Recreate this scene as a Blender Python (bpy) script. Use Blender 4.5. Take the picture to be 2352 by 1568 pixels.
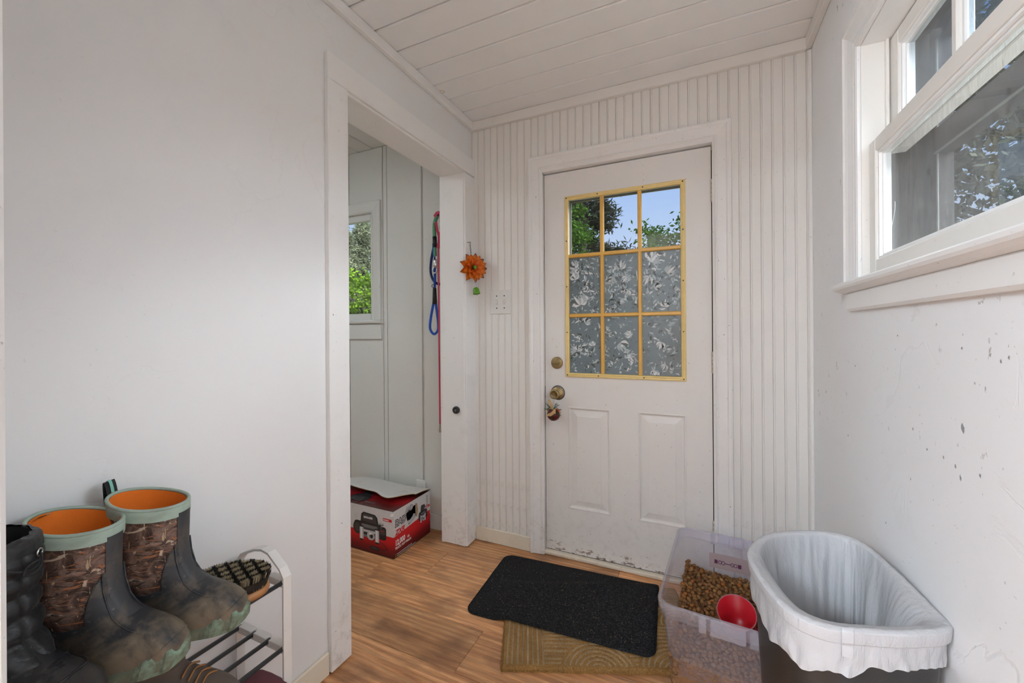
import bpy, bmesh, math, random
from mathutils import Vector, Matrix, noise as mnoise
R = math.radians
PI = math.pi
rnd = random.Random(7)
sc = bpy.context.scene
for o in list(bpy.data.objects): bpy.data.objects.remove(o)
COL = sc.collection

# ------------------------------------------------------------------ camera
PSI, ROLL, CAMH = .4291, -.0068, 1.194
fw = Vector((-math.sin(PSI), math.cos(PSI), 0))
r0 = Vector((math.cos(PSI), math.sin(PSI), 0)); u0 = Vector((0, 0, 1))
rv = r0 * math.cos(ROLL) + u0 * math.sin(ROLL); uv = -r0 * math.sin(ROLL) + u0 * math.cos(ROLL)
cd = bpy.data.cameras.new('camera'); cam = bpy.data.objects.new('camera', cd); COL.objects.link(cam)
cd.sensor_width = 36; cd.sensor_fit = 'HORIZONTAL'; cd.lens = 931.93 / 2352 * 36
cd.shift_y = -(784 - 762.04) / 2352; cd.clip_start = .01; cd.clip_end = 300
cam.matrix_world = Matrix(((rv.x, uv.x, -fw.x, 0), (rv.y, uv.y, -fw.y, 0), (rv.z, uv.z, -fw.z, CAMH), (0, 0, 0, 1)))
sc.camera = cam

# ------------------------------------------------------------------ world, sun, exposure
vs = sc.view_settings
vs.view_transform = 'Standard'; vs.look = 'None'; vs.gamma = 1; vs.use_curve_mapping = False
vs.exposure = -0.04
SUN_STR, SKY_STR, FILL_KIT_W, FILL_ALC_W, FILL_GLOBE_W = 33.0, 1.0, 44.0, 20.0, 90.0  # strengths of sun, sky and the three added fill lights
w = bpy.data.worlds.new('sky'); sc.world = w; w.use_nodes = True
wn = w.node_tree; wn.nodes.clear()
wo = wn.nodes.new('ShaderNodeOutputWorld'); bgn = wn.nodes.new('ShaderNodeBackground')
tc = wn.nodes.new('ShaderNodeTexCoord'); sx = wn.nodes.new('ShaderNodeSeparateXYZ'); rp = wn.nodes.new('ShaderNodeValToRGB')
wn.links.new(tc.outputs['Generated'], sx.inputs[0]); wn.links.new(sx.outputs['Z'], rp.inputs[0])
rp.color_ramp.elements[0].position = 0.0; rp.color_ramp.elements[0].color = (.74, .83, .96, 1)
rp.color_ramp.elements[1].position = .75; rp.color_ramp.elements[1].color = (.16, .36, .86, 1)
e = rp.color_ramp.elements.new(.22); e.color = (.52, .68, .96, 1)
e = rp.color_ramp.elements.new(.42); e.color = (.26, .48, .93, 1)
wn.links.new(rp.outputs[0], bgn.inputs[0]); bgn.inputs[1].default_value = SKY_STR
wn.links.new(bgn.outputs[0], wo.inputs[0])
sl = bpy.data.lights.new('sun', 'SUN'); so = bpy.data.objects.new('sun', sl); COL.objects.link(so)
sl.energy = SUN_STR; sl.angle = R(80); sl.color = (.87, .94, 1.0)
so.location = (6, 0, 8)
so.rotation_euler = Vector((-.74, .14, -.67)).to_track_quat('-Z', 'Y').to_euler()
sc.cycles.max_bounces = 12; sc.cycles.diffuse_bounces = 6; sc.cycles.transparent_max_bounces = 24
sc.cycles.glossy_bounces = 4; sc.cycles.transmission_bounces = 8
sc.cycles.sample_clamp_indirect = 6

# ------------------------------------------------------------------ helpers
def tag(o, label=None, cat=None, group=None, kind=None):
    if label: o['label'] = label
    if cat: o['category'] = cat
    if group: o['group'] = group
    if kind: o['kind'] = kind
    return o
def empty(name, loc=(0, 0, 0), label=None, cat=None, group=None, kind=None, rz=0):
    o = bpy.data.objects.new(name, None); COL.objects.link(o); o.location = loc; o.rotation_euler = (0, 0, rz)
    o.empty_display_size = .05
    return tag(o, label, cat, group, kind)
def link(name, me, mat, parent=None):
    o = bpy.data.objects.new(name, me); COL.objects.link(o)
    if mat is not None:
        for m in (mat if isinstance(mat, (list, tuple)) else [mat]):
            if me.materials.find(m.name) < 0: me.materials.append(m)
    if parent: o.parent = parent
    return o
class MB:
    def __init__(s): s.v = []; s.f = []; s.m = []; s.sm = []
    def add(s, v, f, mi=0, smooth=False):
        b = len(s.v); s.v += [tuple(p) for p in v]; s.f += [tuple(i + b for i in q) for q in f]
        s.m += [mi] * len(f); s.sm += [smooth] * len(f); return s
    def box(s, x0, x1, y0, y1, z0, z1, c=0, mi=0):
        x0, x1 = min(x0, x1), max(x0, x1); y0, y1 = min(y0, y1), max(y0, y1); z0, z1 = min(z0, z1), max(z0, z1)
        if c <= 0:
            v = [(x, y, z) for x in (x0, x1) for y in (y0, y1) for z in (z0, z1)]
            f = [(0, 1, 3, 2), (4, 6, 7, 5), (0, 4, 5, 1), (2, 3, 7, 6), (0, 2, 6, 4), (1, 5, 7, 3)]
            return s.add(v, f, mi)
        bm = bmesh.new(); bmesh.ops.create_cube(bm, size=1)
        for q in bm.verts: q.co = Vector(((x0 + x1) / 2 + q.co.x * (x1 - x0), (y0 + y1) / 2 + q.co.y * (y1 - y0), (z0 + z1) / 2 + q.co.z * (z1 - z0)))
        c = min(c, .45 * min(x1 - x0, y1 - y0, z1 - z0))
        bmesh.ops.bevel(bm, geom=bm.edges[:], offset=c, segments=1, affect='EDGES')
        bm.verts.index_update()
        s.add([q.co[:] for q in bm.verts], [[q.index for q in f.verts] for f in bm.faces], mi); bm.free(); return s
    def tube(s, pts, r, n=10, closed=False, cap=True, mi=0, flat=None):
        P = [Vector(p) for p in pts]; N = len(P); v = []; f = []
        t0 = (P[1] - P[0]).normalized(); a = t0.orthogonal().normalized(); prev = t0
        for i in range(N):
            if closed: t = (P[(i + 1) % N] - P[i - 1]).normalized()
            elif i == 0: t = t0
            elif i == N - 1: t = (P[-1] - P[-2]).normalized()
            else: t = ((P[i + 1] - P[i]).normalized() + (P[i] - P[i - 1]).normalized()).normalized()
            q = prev.rotation_difference(t); a = (q @ a); a = (a - t * a.dot(t)).normalized(); prev = t
            b = t.cross(a); rr = r(i / (N - 1)) if callable(r) else r
            for k in range(n):
                an = 2 * PI * k / n; v.append(P[i] + a * (math.cos(an) * rr) + b * (math.sin(an) * rr * (flat or 1)))
        for i in range(N if closed else N - 1):
            for k in range(n):
                j = (i + 1) % N; f.append((i * n + k, i * n + (k + 1) % n, j * n + (k + 1) % n, j * n + k))
        s.add(v, f, mi, True)
        if cap and not closed: s.add(v[:n], [tuple(range(n))[::-1]], mi); s.add(v[-n:], [tuple(range(n))], mi)
        return s
    def cyl(s, a, b, r, n=16, r2=None, mi=0):
        r2 = r if r2 is None else r2
        return s.tube([a, b], lambda t: r + (r2 - r) * t, n, mi=mi)
    def lathe(s, prof, M=None, n=24, mi=0, smooth=True):
        M = M or Matrix.Identity(4); v = []; f = []
        for (r, z) in prof:
            for k in range(n):
                an = 2 * PI * k / n; v.append(M @ Vector((r * math.cos(an), r * math.sin(an), z)))
        for i in range(len(prof) - 1):
            for k in range(n): f.append((i * n + k, i * n + (k + 1) % n, (i + 1) * n + (k + 1) % n, (i + 1) * n + k))
        return s.add(v, f, mi, smooth)
    def grid(s, fn, nu, nv, closed_u=False, mi=0, smooth=True):
        v = []; f = []
        for j in range(nv + 1):
            for i in range(nu if closed_u else nu + 1): v.append(fn(i / nu, j / nv))
        W = nu if closed_u else nu + 1
        for j in range(nv):
            for i in range(nu):
                k = (i + 1) % W; f.append((j * W + i, j * W + k, (j + 1) * W + k, (j + 1) * W + i))
        return s.add(v, f, mi, smooth)
    def prism(s, poly, fn, d0, d1, mi=0, side_smooth=False):
        n = len(poly)
        v = [fn(p[0], p[1], d0) for p in poly] + [fn(p[0], p[1], d1) for p in poly]
        s.add(v, [tuple(range(n)), tuple(range(2 * n - 1, n - 1, -1))], mi)
        s.add(v, [(i, i + n, (i + 1) % n + n, (i + 1) % n) for i in range(n)], mi, side_smooth); return s
    def ball(s, c, r, nu=16, nv=10, sc3=(1, 1, 1), mi=0):
        c = Vector(c)
        return s.grid(lambda u, v: c + Vector((r * sc3[0] * math.sin(PI * v) * math.cos(2 * PI * u), r * sc3[1] * math.sin(PI * v) * math.sin(2 * PI * u), r * sc3[2] * math.cos(PI * v))), nu, nv, True, mi)
    def mesh(s, name):
        me = bpy.data.meshes.new(name); me.from_pydata([tuple(p) for p in s.v], [], s.f)
        me.polygons.foreach_set('material_index', s.m); me.polygons.foreach_set('use_smooth', s.sm); me.update()
        bm = bmesh.new(); bm.from_mesh(me); bmesh.ops.remove_doubles(bm, verts=bm.verts, dist=1e-6); bmesh.ops.recalc_face_normals(bm, faces=bm.faces); bm.to_mesh(me); bm.free()
        return me
    def build(s, name, mat, parent=None): return link(name, s.mesh(name), mat, parent)
def crv(pts, n=8, closed=False):
    P = [Vector(p) for p in pts]; out = []; N = len(P)
    for i in range(N if closed else N - 1):
        if closed: p0, p1, p2, p3 = P[i - 1], P[i], P[(i + 1) % N], P[(i + 2) % N]
        else: p0, p1, p2, p3 = P[max(i - 1, 0)], P[i], P[i + 1], P[min(i + 2, N - 1)]
        for k in range(n):
            t = k / n
            out.append(.5 * ((2 * p1) + (p2 - p0) * t + (2 * p0 - 5 * p1 + 4 * p2 - p3) * t * t + (3 * p1 - p0 - 3 * p2 + p3) * t ** 3))
    if not closed: out.append(P[-1])
    return out
def ss(a, b, x):
    t = max(0, min(1, (x - a) / (b - a))); return t * t * (3 - 2 * t)
def lerp_tab(tab, x):
    if x <= tab[0][0]: return tab[0][1]
    for (a, b), (c, d) in zip(tab, tab[1:]):
        if x <= c: return b + (d - b) * (x - a) / (c - a)
    return tab[-1][1]
def npn(x, y, z): return mnoise.noise(Vector((x, y, z)))
def rrect(cx, cy, hw, hh, r, n=6):
    out = []
    for (sx_, sy_, a0) in ((1, 1, 0), (-1, 1, 90), (-1, -1, 180), (1, -1, 270)):
        for k in range(n + 1):
            a = R(a0 + 90 * k / n); out.append((cx + sx_ * (hw - r) + r * math.cos(a), cy + sy_ * (hh - r) + r * math.sin(a)))
    return out

# ------------------------------------------------------------------ materials
MATS = {}
class NT:
    def __init__(s, name):
        s.m = bpy.data.materials.new(name); s.m.use_nodes = True; s.t = s.m.node_tree; s.t.nodes.clear()
        s.out = s.n('ShaderNodeOutputMaterial'); MATS[name] = s.m
    def n(s, ty, **k):
        q = s.t.nodes.new(ty)
        for a, b in k.items():
            if a.startswith('i_'):
                key = a[2:].replace('_', ' '); q.inputs[key].default_value = b
            else: setattr(q, a, b)
        return q
    def l(s, a, b): s.t.links.new(a, b)
    def coord(s, scale=(1, 1, 1), what='Object', rnd_off=False):
        c = s.n('ShaderNodeTexCoord'); mp = s.n('ShaderNodeMapping'); mp.inputs['Scale'].default_value = scale
        s.l(c.outputs[what], mp.inputs['Vector'])
        if rnd_off:
            oi = s.n('ShaderNodeObjectInfo'); mm = s.n('ShaderNodeMath', operation='MULTIPLY'); mm.inputs[1].default_value = 37.0
            cb = s.n('ShaderNodeCombineXYZ'); s.l(oi.outputs['Random'], mm.inputs[0])
            for i in range(3): s.l(mm.outputs[0], cb.inputs[i])
            s.l(cb.outputs[0], mp.inputs['Location'])
        return mp.outputs[0]
    def noise(s, vec, scale, detail=4, rough=.5, dist=0):
        q = s.n('ShaderNodeTexNoise'); q.inputs['Scale'].default_value = scale; q.inputs['Detail'].default_value = detail
        q.inputs['Roughness'].default_value = rough; q.inputs['Distortion'].default_value = dist; s.l(vec, q.inputs['Vector']); return q.outputs[0]
    def ramp(s, fac, stops):
        q = s.n('ShaderNodeValToRGB'); el = q.color_ramp.elements
        while len(el) < len(stops): el.new(.5)
        for i, (p, c) in enumerate(stops):
            el[i].position = p; el[i].color = (c, c, c, 1) if isinstance(c, (int, float)) else (*c, 1)
        s.l(fac, q.inputs[0]); return q.outputs[0]
    def mix(s, fac, a, b, mode='MIX'):
        q = s.n('ShaderNodeMix', data_type='RGBA', blend_type=mode)
        for val, i in ((fac, 0), (a, 6), (b, 7)):
            if isinstance(val, (int, float)): q.inputs[i].default_value = val
            elif isinstance(val, tuple): q.inputs[i].default_value = (*val, 1)
            else: s.l(val, q.inputs[i])
        return q.outputs[2]
    def math(s, op, a, b=0.0):
        q = s.n('ShaderNodeMath', operation=op)
        for i, val in enumerate((a, b)):
            if isinstance(val, (int, float)): q.inputs[i].default_value = val
            else: s.l(val, q.inputs[i])
        return q.outputs[0]
    def bump(s, h, strength=.3, dist=.002):
        q = s.n('ShaderNodeBump'); q.inputs['Strength'].default_value = strength; q.inputs['Distance'].default_value = dist; s.l(h, q.inputs['Height']); return q.outputs[0]
    def pbr(s, col, rough=.5, metal=0, normal=None, spec=.5, **k):
        q = s.n('ShaderNodeBsdfPrincipled')
        for key, val in (('Base Color', col), ('Roughness', rough), ('Metallic', metal), ('Specular IOR Level', spec), *[(a.replace('_', ' '), b) for a, b in k.items()]):
            if isinstance(val, (int, float)): q.inputs[key].default_value = val
            elif isinstance(val, tuple): q.inputs[key].default_value = (*val, 1)
            else: s.l(val, q.inputs[key])
        if normal is not None: s.l(normal, q.inputs['Normal'])
        s.l(q.outputs[0], s.out.inputs[0]); return q
def plain(name, col, rough=.5, metal=0, bump=None, spec=.5, var=0, **k):
    t = NT(name); c = col; nm = None
    if var or bump:
        v = t.coord()
    if var:
        c = t.mix(t.noise(v, 30, 5), tuple(x * (1 - var) for x in col), tuple(min(1, x * (1 + var)) for x in col))
    if bump: nm = t.bump(t.noise(v, bump[0], 5), bump[1], bump[2] if len(bump) > 2 else .002)
    t.pbr(c, rough, metal, nm, spec, **k); return t.m
def paint(name, col, rough=.5, dirt=(.45, .38, .30), speck=.25, stain=.15, bump=(60, .15), grain=None, crack=0, knots=False, rust=None, grime=None, chips=False, gamt=.6):
    t = NT(name); v = t.coord()
    c = t.mix(t.noise(v, 1.6, 3), tuple(x * .955 for x in col), col)
    st = t.ramp(t.noise(v, 7, 8, .65), [(.55, 0), (.85, stain)])
    c = t.mix(st, c, dirt)
    sp = t.ramp(t.noise(v, 95, 2, .5), [(.725, 0), (.765, speck)])
    c = t.mix(sp, c, (.12, .09, .07))
    if knots:
        vo = t.n('ShaderNodeTexVoronoi', voronoi_dimensions='2D'); vo.inputs['Scale'].default_value = 3.6; t.l(v, vo.inputs['Vector'])
        rg = t.ramp(vo.outputs['Distance'], [(.022, .15), (.032, .6), (.046, .6), (.060, 0)])
        sel = t.n('ShaderNodeSeparateColor'); t.l(vo.outputs['Color'], sel.inputs[0])
        on = t.math('GREATER_THAN', sel.outputs[0], .62)
        c = t.mix(t.math('MULTIPLY', rg, on), c, (.56, .47, .30))
    if chips:   # knocked plaster, small dark chips in patches
        ck = t.ramp(t.noise(t.coord((1, 1.2, .7)), 34, 5, .6, .6), [(.655, 0), (.675, .8)])
        cm_ = t.ramp(t.noise(v, 2.3, 2), [(.52, 0), (.62, 1)])
        c = t.mix(t.math('MULTIPLY', ck, cm_), c, (.36, .33, .31))
    if grime:   # scuffs and boot dirt along the bottom edge
        sx = t.n('ShaderNodeSeparateXYZ'); t.l(v, sx.inputs[0])
        lo = t.ramp(sx.outputs[2], [(0, 1), (grime, 0)])
        gm = t.ramp(t.noise(v, 26, 8, .7), [(.50, 0), (.78, gamt)])
        c = t.mix(t.math('MULTIPLY', lo, gm), c, (.23, .16, .10))
    if rust:
        sx = t.n('ShaderNodeSeparateXYZ'); t.l(v, sx.inputs[0])
        lo = t.ramp(sx.outputs[2], [(.015, 1), (rust, 0)])
        ns = t.noise(t.coord((1, 1, 2.4)), 22, 9, .72)
        rm = t.ramp(t.math('ADD', ns, t.math('MULTIPLY', lo, .22)), [(.715, 0), (.76, .95)])
        c = t.mix(t.math('MULTIPLY', rm, lo), c, (.13, .048, .015))
    h = t.noise(v, bump[0], 4)
    if grain: h = t.math('ADD', h, t.math('MULTIPLY', t.noise(t.coord(grain), 9, 6, .6), 1.4))
    nm = t.bump(h, bump[1], .0015)
    if crack:
        vo = t.n('ShaderNodeTexNoise'); vo.inputs['Scale'].default_value = 3.6; vo.inputs['Detail'].default_value = 7; vo.inputs['Distortion'].default_value = 1.2; t.l(v, vo.inputs['Vector'])
        li = t.ramp(t.math('ABSOLUTE', t.math('SUBTRACT', vo.outputs[0], .5)), [(0, 1), (.012, 0)])
        mk = t.ramp(t.noise(v, 1.7, 2), [(.5, 0), (.64, 1)])
        lm = t.math('MULTIPLY', li, mk)
        b2 = t.n('ShaderNodeBump'); b2.inputs['Strength'].default_value = crack; b2.inputs['Distance'].default_value = .003; b2.invert = True
        t.l(lm, b2.inputs['Height']); t.l(nm, b2.inputs['Normal']); nm = b2.outputs[0]
        c = t.mix(t.math('MULTIPLY', lm, .35 * crack), c, (.35, .31, .27))
    t.pbr(c, rough, 0, nm, .4); return t.m
M_WALL = paint('wall_paint', (.83, .825, .82), .62, speck=.08, stain=.05, bump=(90, .18), crack=.14)
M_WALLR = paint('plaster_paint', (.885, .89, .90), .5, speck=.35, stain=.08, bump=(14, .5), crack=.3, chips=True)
M_TRIM = paint('trim_paint', (.87, .86, .845), .38, speck=.4, stain=.12, bump=(40, .12), grain=(6, 6, .5))
M_TRIMD = paint('worn_trim_paint', (.87, .86, .845), .42, speck=.7, stain=.2, bump=(40, .15), grain=(7, 7, .5), grime=.35)
M_BEAD = paint('beadboard_paint', (.85, .83, .795), .42, speck=.5, stain=.12, bump=(40, .1), grain=(7, 7, .5), grime=.5)
M_CEIL = paint('ceiling_paint', (.92, .925, .925), .42, speck=.15, stain=.06, bump=(40, .1), grain=(.6, 8, 8), knots=True)
M_SIDING = paint('siding_paint', (.68, .675, .64), .55, speck=.4, stain=.10, bump=(40, .3), grain=(3, 3, 40))
M_DOOR = paint('door_paint', (.84, .82, .795), .42, speck=.45, stain=.12, bump=(30, .06), grain=(9, 9, .6), rust=.15, grime=.55, gamt=.28)
M_SILL = paint('sill_paint', (.87, .865, .85), .3, speck=.3, stain=.1, bump=(20, .3))
M_SASH = paint('sash_paint', (.80, .77, .72), .35, speck=.3, stain=.25, bump=(25, .25))
M_CREAM = paint('cream_trim', (.80, .73, .60), .4, speck=.6, stain=.3, bump=(30, .15), grime=.03)
M_DARKGAP = plain('dark_gap', (.015, .014, .013), .9)
M_JAMBEXT = paint('weathered_shaded_frame', (.030, .027, .025), .8, dirt=(.05, .045, .04), speck=.6, stain=.4, bump=(40, .3))  # dark tone stands in for shade on the outer window frame
M_STORME = plain('storm_edge_metal', (.12, .12, .115), .5)

def wood_floor():
    t = NT('laminate_floor'); v = t.coord((.75, 13, 9), rnd_off=True); v2 = t.coord((.55, 4.2, 3), rnd_off=True)
    g = t.noise(v, 4.2, 10, .70, .5)
    wv = t.n('ShaderNodeTexWave', wave_type='BANDS', bands_direction='Y', wave_profile='SIN'); wv.inputs['Scale'].default_value = 2.6
    wv.inputs['Distortion'].default_value = 13; wv.inputs['Detail'].default_value = 3; wv.inputs['Detail Scale'].default_value = .55; t.l(v2, wv.inputs['Vector'])
    c = t.ramp(g, [(.26, (.27, .105, .040)), (.40, (.60, .275, .112)), (.54, (.78, .405, .180)), (.72, (.90, .56, .30))])
    c = t.mix(t.math('MULTIPLY', wv.outputs[0], .34), c, (.26, .105, .042))
    fine = t.noise(t.coord((3, 120, 100), rnd_off=True), 4, 4, .65)
    c = t.mix(t.ramp(fine, [(.36, .45), (.52, 0)]), c, (.22, .095, .038))
    kn = t.ramp(t.noise(t.coord((2.2, 5, 5), rnd_off=True), 2.2, 4, .5, .3), [(.50, 0), (.72, .72)])
    c = t.mix(kn, c, (.22, .10, .045))
    oi = t.n('ShaderNodeObjectInfo'); hv = t.n('ShaderNodeHueSaturation'); t.l(t.math('ADD', t.math('MULTIPLY', oi.outputs['Random'], .40), .78), hv.inputs['Value'])
    t.l(c, hv.inputs['Color'])
    t.pbr(hv.outputs[0], t.ramp(g, [(.3, .36), (.8, .26)]), 0, t.bump(fine, .1, .0006), .5)
    return t.m
M_FLOOR = wood_floor()
M_FLOORBASE = plain('floor_joint', (.10, .05, .025), .8)

def glass(name, tint=(1, 1, 1), dust=0.0, dustcol=(.6, .6, .58), streak=(1, 1, 1), base=0.0):
    t = NT(name); tr = t.n('ShaderNodeBsdfTransparent'); tr.inputs[0].default_value = (*tint, 1)
    gl = t.n('ShaderNodeBsdfGlossy'); gl.inputs['Roughness'].default_value = .03
    lw = t.n('ShaderNodeLayerWeight'); lw.inputs[0].default_value = .5
    fr = t.math('ADD', t.math('MULTIPLY', t.math('POWER', lw.outputs['Facing'], 5), .8), .035)
    mx = t.n('ShaderNodeMixShader'); t.l(fr, mx.inputs[0]); t.l(tr.outputs[0], mx.inputs[1]); t.l(gl.outputs[0], mx.inputs[2])
    last = mx.outputs[0]
    if dust:
        v = t.coord(streak)
        d = t.math('ADD', t.ramp(t.noise(v, 34, 8, .7), [(.35, 0), (.8, dust)]), t.ramp(t.noise(t.coord((3, 3, 1)), 60, 3), [(.66, 0), (.74, dust * 1.2)]))
        d = t.math('ADD', d, base)
        df = t.n('ShaderNodeBsdfDiffuse'); df.inputs[0].default_value = (*dustcol, 1)
        tl = t.n('ShaderNodeBsdfTranslucent'); tl.inputs[0].default_value = (*dustcol, 1)
        dm = t.n('ShaderNodeMixShader'); dm.inputs[0].default_value = .5; t.l(df.outputs[0], dm.inputs[1]); t.l(tl.outputs[0], dm.inputs[2])
        m2 = t.n('ShaderNodeMixShader'); t.l(d, m2.inputs[0]); t.l(last, m2.inputs[1]); t.l(dm.outputs[0], m2.inputs[2]); last = m2.outputs[0]
    t.l(last, t.out.inputs[0]); return t.m
M_GLASS = glass('clear_glass')
M_GLASSD = glass('dirty_glass', (.94, .95, .95), .2, (.20, .20, .195), (3, 3, .7), .02)
M_GLASSU = glass('upper_dirty_glass', (.85, .88, .9), .15, (.17, .18, .19), (3, 3, 1), .06)

def frosted():
    t = NT('frosted_film'); v = t.coord()
    tl = t.n('ShaderNodeBsdfTranslucent'); tl.inputs[0].default_value = (.27, .32, .335, 1)
    df = t.n('ShaderNodeBsdfDiffuse'); df.inputs[0].default_value = (.25, .29, .30, 1)
    gl = t.n('ShaderNodeBsdfGlossy'); gl.inputs['Roughness'].default_value = .25
    tr = t.n('ShaderNodeBsdfTransparent'); tr.inputs[0].default_value = (.8, .85, .87, 1)
    nm = t.bump(t.noise(v, 700, 2), .3, .001)
    for q in (gl,): t.l(nm, q.inputs['Normal'])
    a = t.n('ShaderNodeMixShader'); a.inputs[0].default_value = .55; t.l(tl.outputs[0], a.inputs[1]); t.l(df.outputs[0], a.inputs[2])
    b = t.n('ShaderNodeMixShader'); b.inputs[0].default_value = .12; t.l(a.outputs[0], b.inputs[1]); t.l(tr.outputs[0], b.inputs[2])
    c = t.n('ShaderNodeMixShader'); c.inputs[0].default_value = .06; t.l(b.outputs[0], c.inputs[1]); t.l(gl.outputs[0], c.inputs[2])
    t.l(c.outputs[0], t.out.inputs[0]); return t.m
M_FROST = frosted()
def sheet(name, col, trans=.5, rough=.4, spec=.3):
    t = NT(name); tl = t.n('ShaderNodeBsdfTranslucent'); tl.inputs[0].default_value = (*col, 1)
    p = t.n('ShaderNodeBsdfPrincipled'); p.inputs['Base Color'].default_value = (*col, 1); p.inputs['Roughness'].default_value = rough; p.inputs['Specular IOR Level'].default_value = spec
    m = t.n('ShaderNodeMixShader'); m.inputs[0].default_value = trans; t.l(p.outputs[0], m.inputs[1]); t.l(tl.outputs[0], m.inputs[2]); t.l(m.outputs[0], t.out.inputs[0]); return t.m
M_PET = [sheet('film_white', (.95, .97, .98), .25, .2), sheet('film_pale', (.60, .67, .69), .3, .25), sheet('film_olive', (.075, .08, .065), .2, .3), sheet('film_blue', (.42, .52, .60), .5, .3), sheet('film_grey', (.16, .175, .17), .3, .3)]
M_AMBER = plain('amber_plastic', (.70, .40, .085), .35, var=.1)
M_CREAMP = plain('cream_plastic', (.80, .60, .24), .35, var=.1)
M_BRASS = plain('aged_brass', (.34, .25, .12), .38, .85, bump=(60, .1), var=.2)
M_STEEL = plain('steel', (.6, .6, .6), .3, 1)
M_DARKM = plain('dark_metal', (.06, .055, .05), .45, .7)
M_HINGE = paint('painted_hinge', (.62, .56, .48), .4, speck=.6, stain=.4)
M_PLATE = plain('switch_plastic', (.76, .745, .71), .3)
M_BLACK = plain('black_rubber', (.018, .018, .02), .5)

# ------------------------------------------------------------------ room constants
XL, XR, YB, ZC = -1.187, .435, 2.057, 2.40
XA = -1.318                    # alcove side of the left wall
YA = 2.045                     # end wall of the alcove
OY0, OY1, OZ = 1.114, 1.936, 2.08    # cased opening in the left wall
DX0, DX1, DZ = -.752, .060, 2.04     # door leaf
WY0, WY1, WZ0, WZ1 = .50, 1.466, 1.305, 2.00   # right window opening
AX0, AX1, AZ0, AZ1 = -2.55, -1.935, 1.28, 1.985  # alcove window opening
KX0, KX1, KY0 = -2.4, 1.7, -2.7       # kitchen behind the camera
def S(name, mb, mat, parent=None):
    o = mb.build(name, mat, parent)
    if parent is None: o['kind'] = 'structure'
    return o

# ---- floor with planks
floor = S('floor', MB().box(-3.05, KX1 + .1, KY0 - .1, 2.2, -.06, -.007), M_FLOORBASE)
P0, PW = 1.8588 - .217 * 9, .217
def plank(x0, x1, y0, y1):
    g = .0006
    mb = MB().box(x0 + g, x1 - g, y0 + g, y1 - g, -.008, 0, .0012)
    me = mb.mesh('plank'); c = Vector(((x0 + x1) / 2, (y0 + y1) / 2, 0))
    for q in me.vertices: q.co -= c
    o = link('plank', me, M_FLOOR, floor); o.location = c
rowoff = {8: -1.237, 6: -.786, 7: -.28, 9: -.36, 5: -1.62, 4: -.2}
k = 0
while True:
    y0 = P0 + PW * k; y1 = y0 + PW
    if y0 > 2.1: break
    if y1 > -.35:
        jx = rowoff.get(k, rnd.uniform(-1.2, 0)); L = 1.22
        while jx > -2.95: jx -= L
        while jx < XR:
            a, b = max(jx, -2.95), min(jx + L, XR + .02)
            if b - a > .03: plank(a, b, max(y0, -.3), min(y1, 2.09))
            jx += L
    k += 1
S('floor_kitchen', MB().box(KX0, KX1, KY0, -.3, -.006, 0), M_FLOOR)

# ---- ceiling with boards (pitch .1325 across the room)
ceil = S('ceiling', MB().box(-1.25, XR + .2, -.05, 2.25, ZC + .02, ZC + .12), M_DARKGAP)
bw = .1325; yj = 1.1237 - bw * 9
for k in range(18):
    a, b = yj + bw * k, yj + bw * (k + 1)
    if b < -.02: continue
    b = min(b, YB + .01)
    if b - a < .02: continue
    prof = [(a + .0008, ZC + .02), (a + .0008, ZC + .005), (a + .004, ZC), (b - .010, ZC), (b - .008, ZC + .009), (b - .0008, ZC + .009), (b - .0008, ZC + .02)]
    MB().prism(prof, lambda u, v, d: (d, u, v), XL - .02, XR + .02).build('ceiling_board', M_CEIL, ceil)
ceil2 = S('ceiling_alcove', MB().box(-3.05, XA + .05, -.05, 2.25, ZC + .02, ZC + .12), M_DARKGAP)
for k in range(12):
    b = -1.555 - .1245 * (k - 1) ; a = b - .1245
    prof = [(a + .002, ZC + .02), (a + .002, ZC + .008), (a + .006, ZC + .002), (b - .006, ZC + .002), (b - .002, ZC + .008), (b - .002, ZC + .02)]
    MB().prism(prof, lambda u, v, d: (u, d, v), -.05, YA).build('ceiling_board', M_SIDING, ceil2)
S('ceiling_kitchen', MB().box(KX0 - .1, KX1 + .1, KY0 - .1, 0, ZC, ZC + .1), M_CEIL)
S('roof', MB().box(-3.3, .75, -2.9, 2.5, ZC + .13, ZC + .25), M_DARKGAP)

# ---- left wall
wl = MB()
wl.box(XA, XL, -.0, OY0 - .02, 0, ZC + .01); wl.box(XA, XL, OY0 - .02, OY1 + .02, OZ + .02, ZC + .01); wl.box(XA, XL, OY1 + .02, YB + .12, 0, ZC + .01)
S('wall_left', wl, M_WALL)
# jamb lining of the opening
jl = empty('trim_1', (XL, OY0, 0), kind='structure')
def kid(name, mb, mat, par):
    o = mb.build(name, mat, par); o.matrix_parent_inverse = Matrix.Translation(par.location).inverted() if par.rotation_euler.z == 0 else par.matrix_basis.inverted(); return o
kid('jamb', MB().box(XA - .004, XL + .008, OY0 - .02, OY0, .004, OZ, .002), M_TRIMD, jl)
kid('jamb', MB().box(XA - .004, XL + .008, OY1, OY1 + .02, .004, OZ, .002), M_TRIMD, jl)
kid('head_jamb', MB().box(XA - .004, XL + .008, OY0 - .02, OY1 + .02, OZ, OZ + .02, .002), M_TRIM, jl)
tc_ = empty('trim_2', (XL, OY0, 0), kind='structure')
kid('casing_board', MB().box(XL, XL + .02, OY0 - .092, OY0 - .002, .008, OZ + .008, .002), M_TRIMD, tc_)
kid('casing_board', MB().box(XL, XL + .018, OY1 + .006, YB - .001, .004, OZ + .004, .002), M_TRIMD, tc_)
kid('head_board', MB().box(XL, XL + .02, OY0 - .092, YB - .001, OZ + .009, OZ + .102, .002), M_TRIM, tc_)
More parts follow.
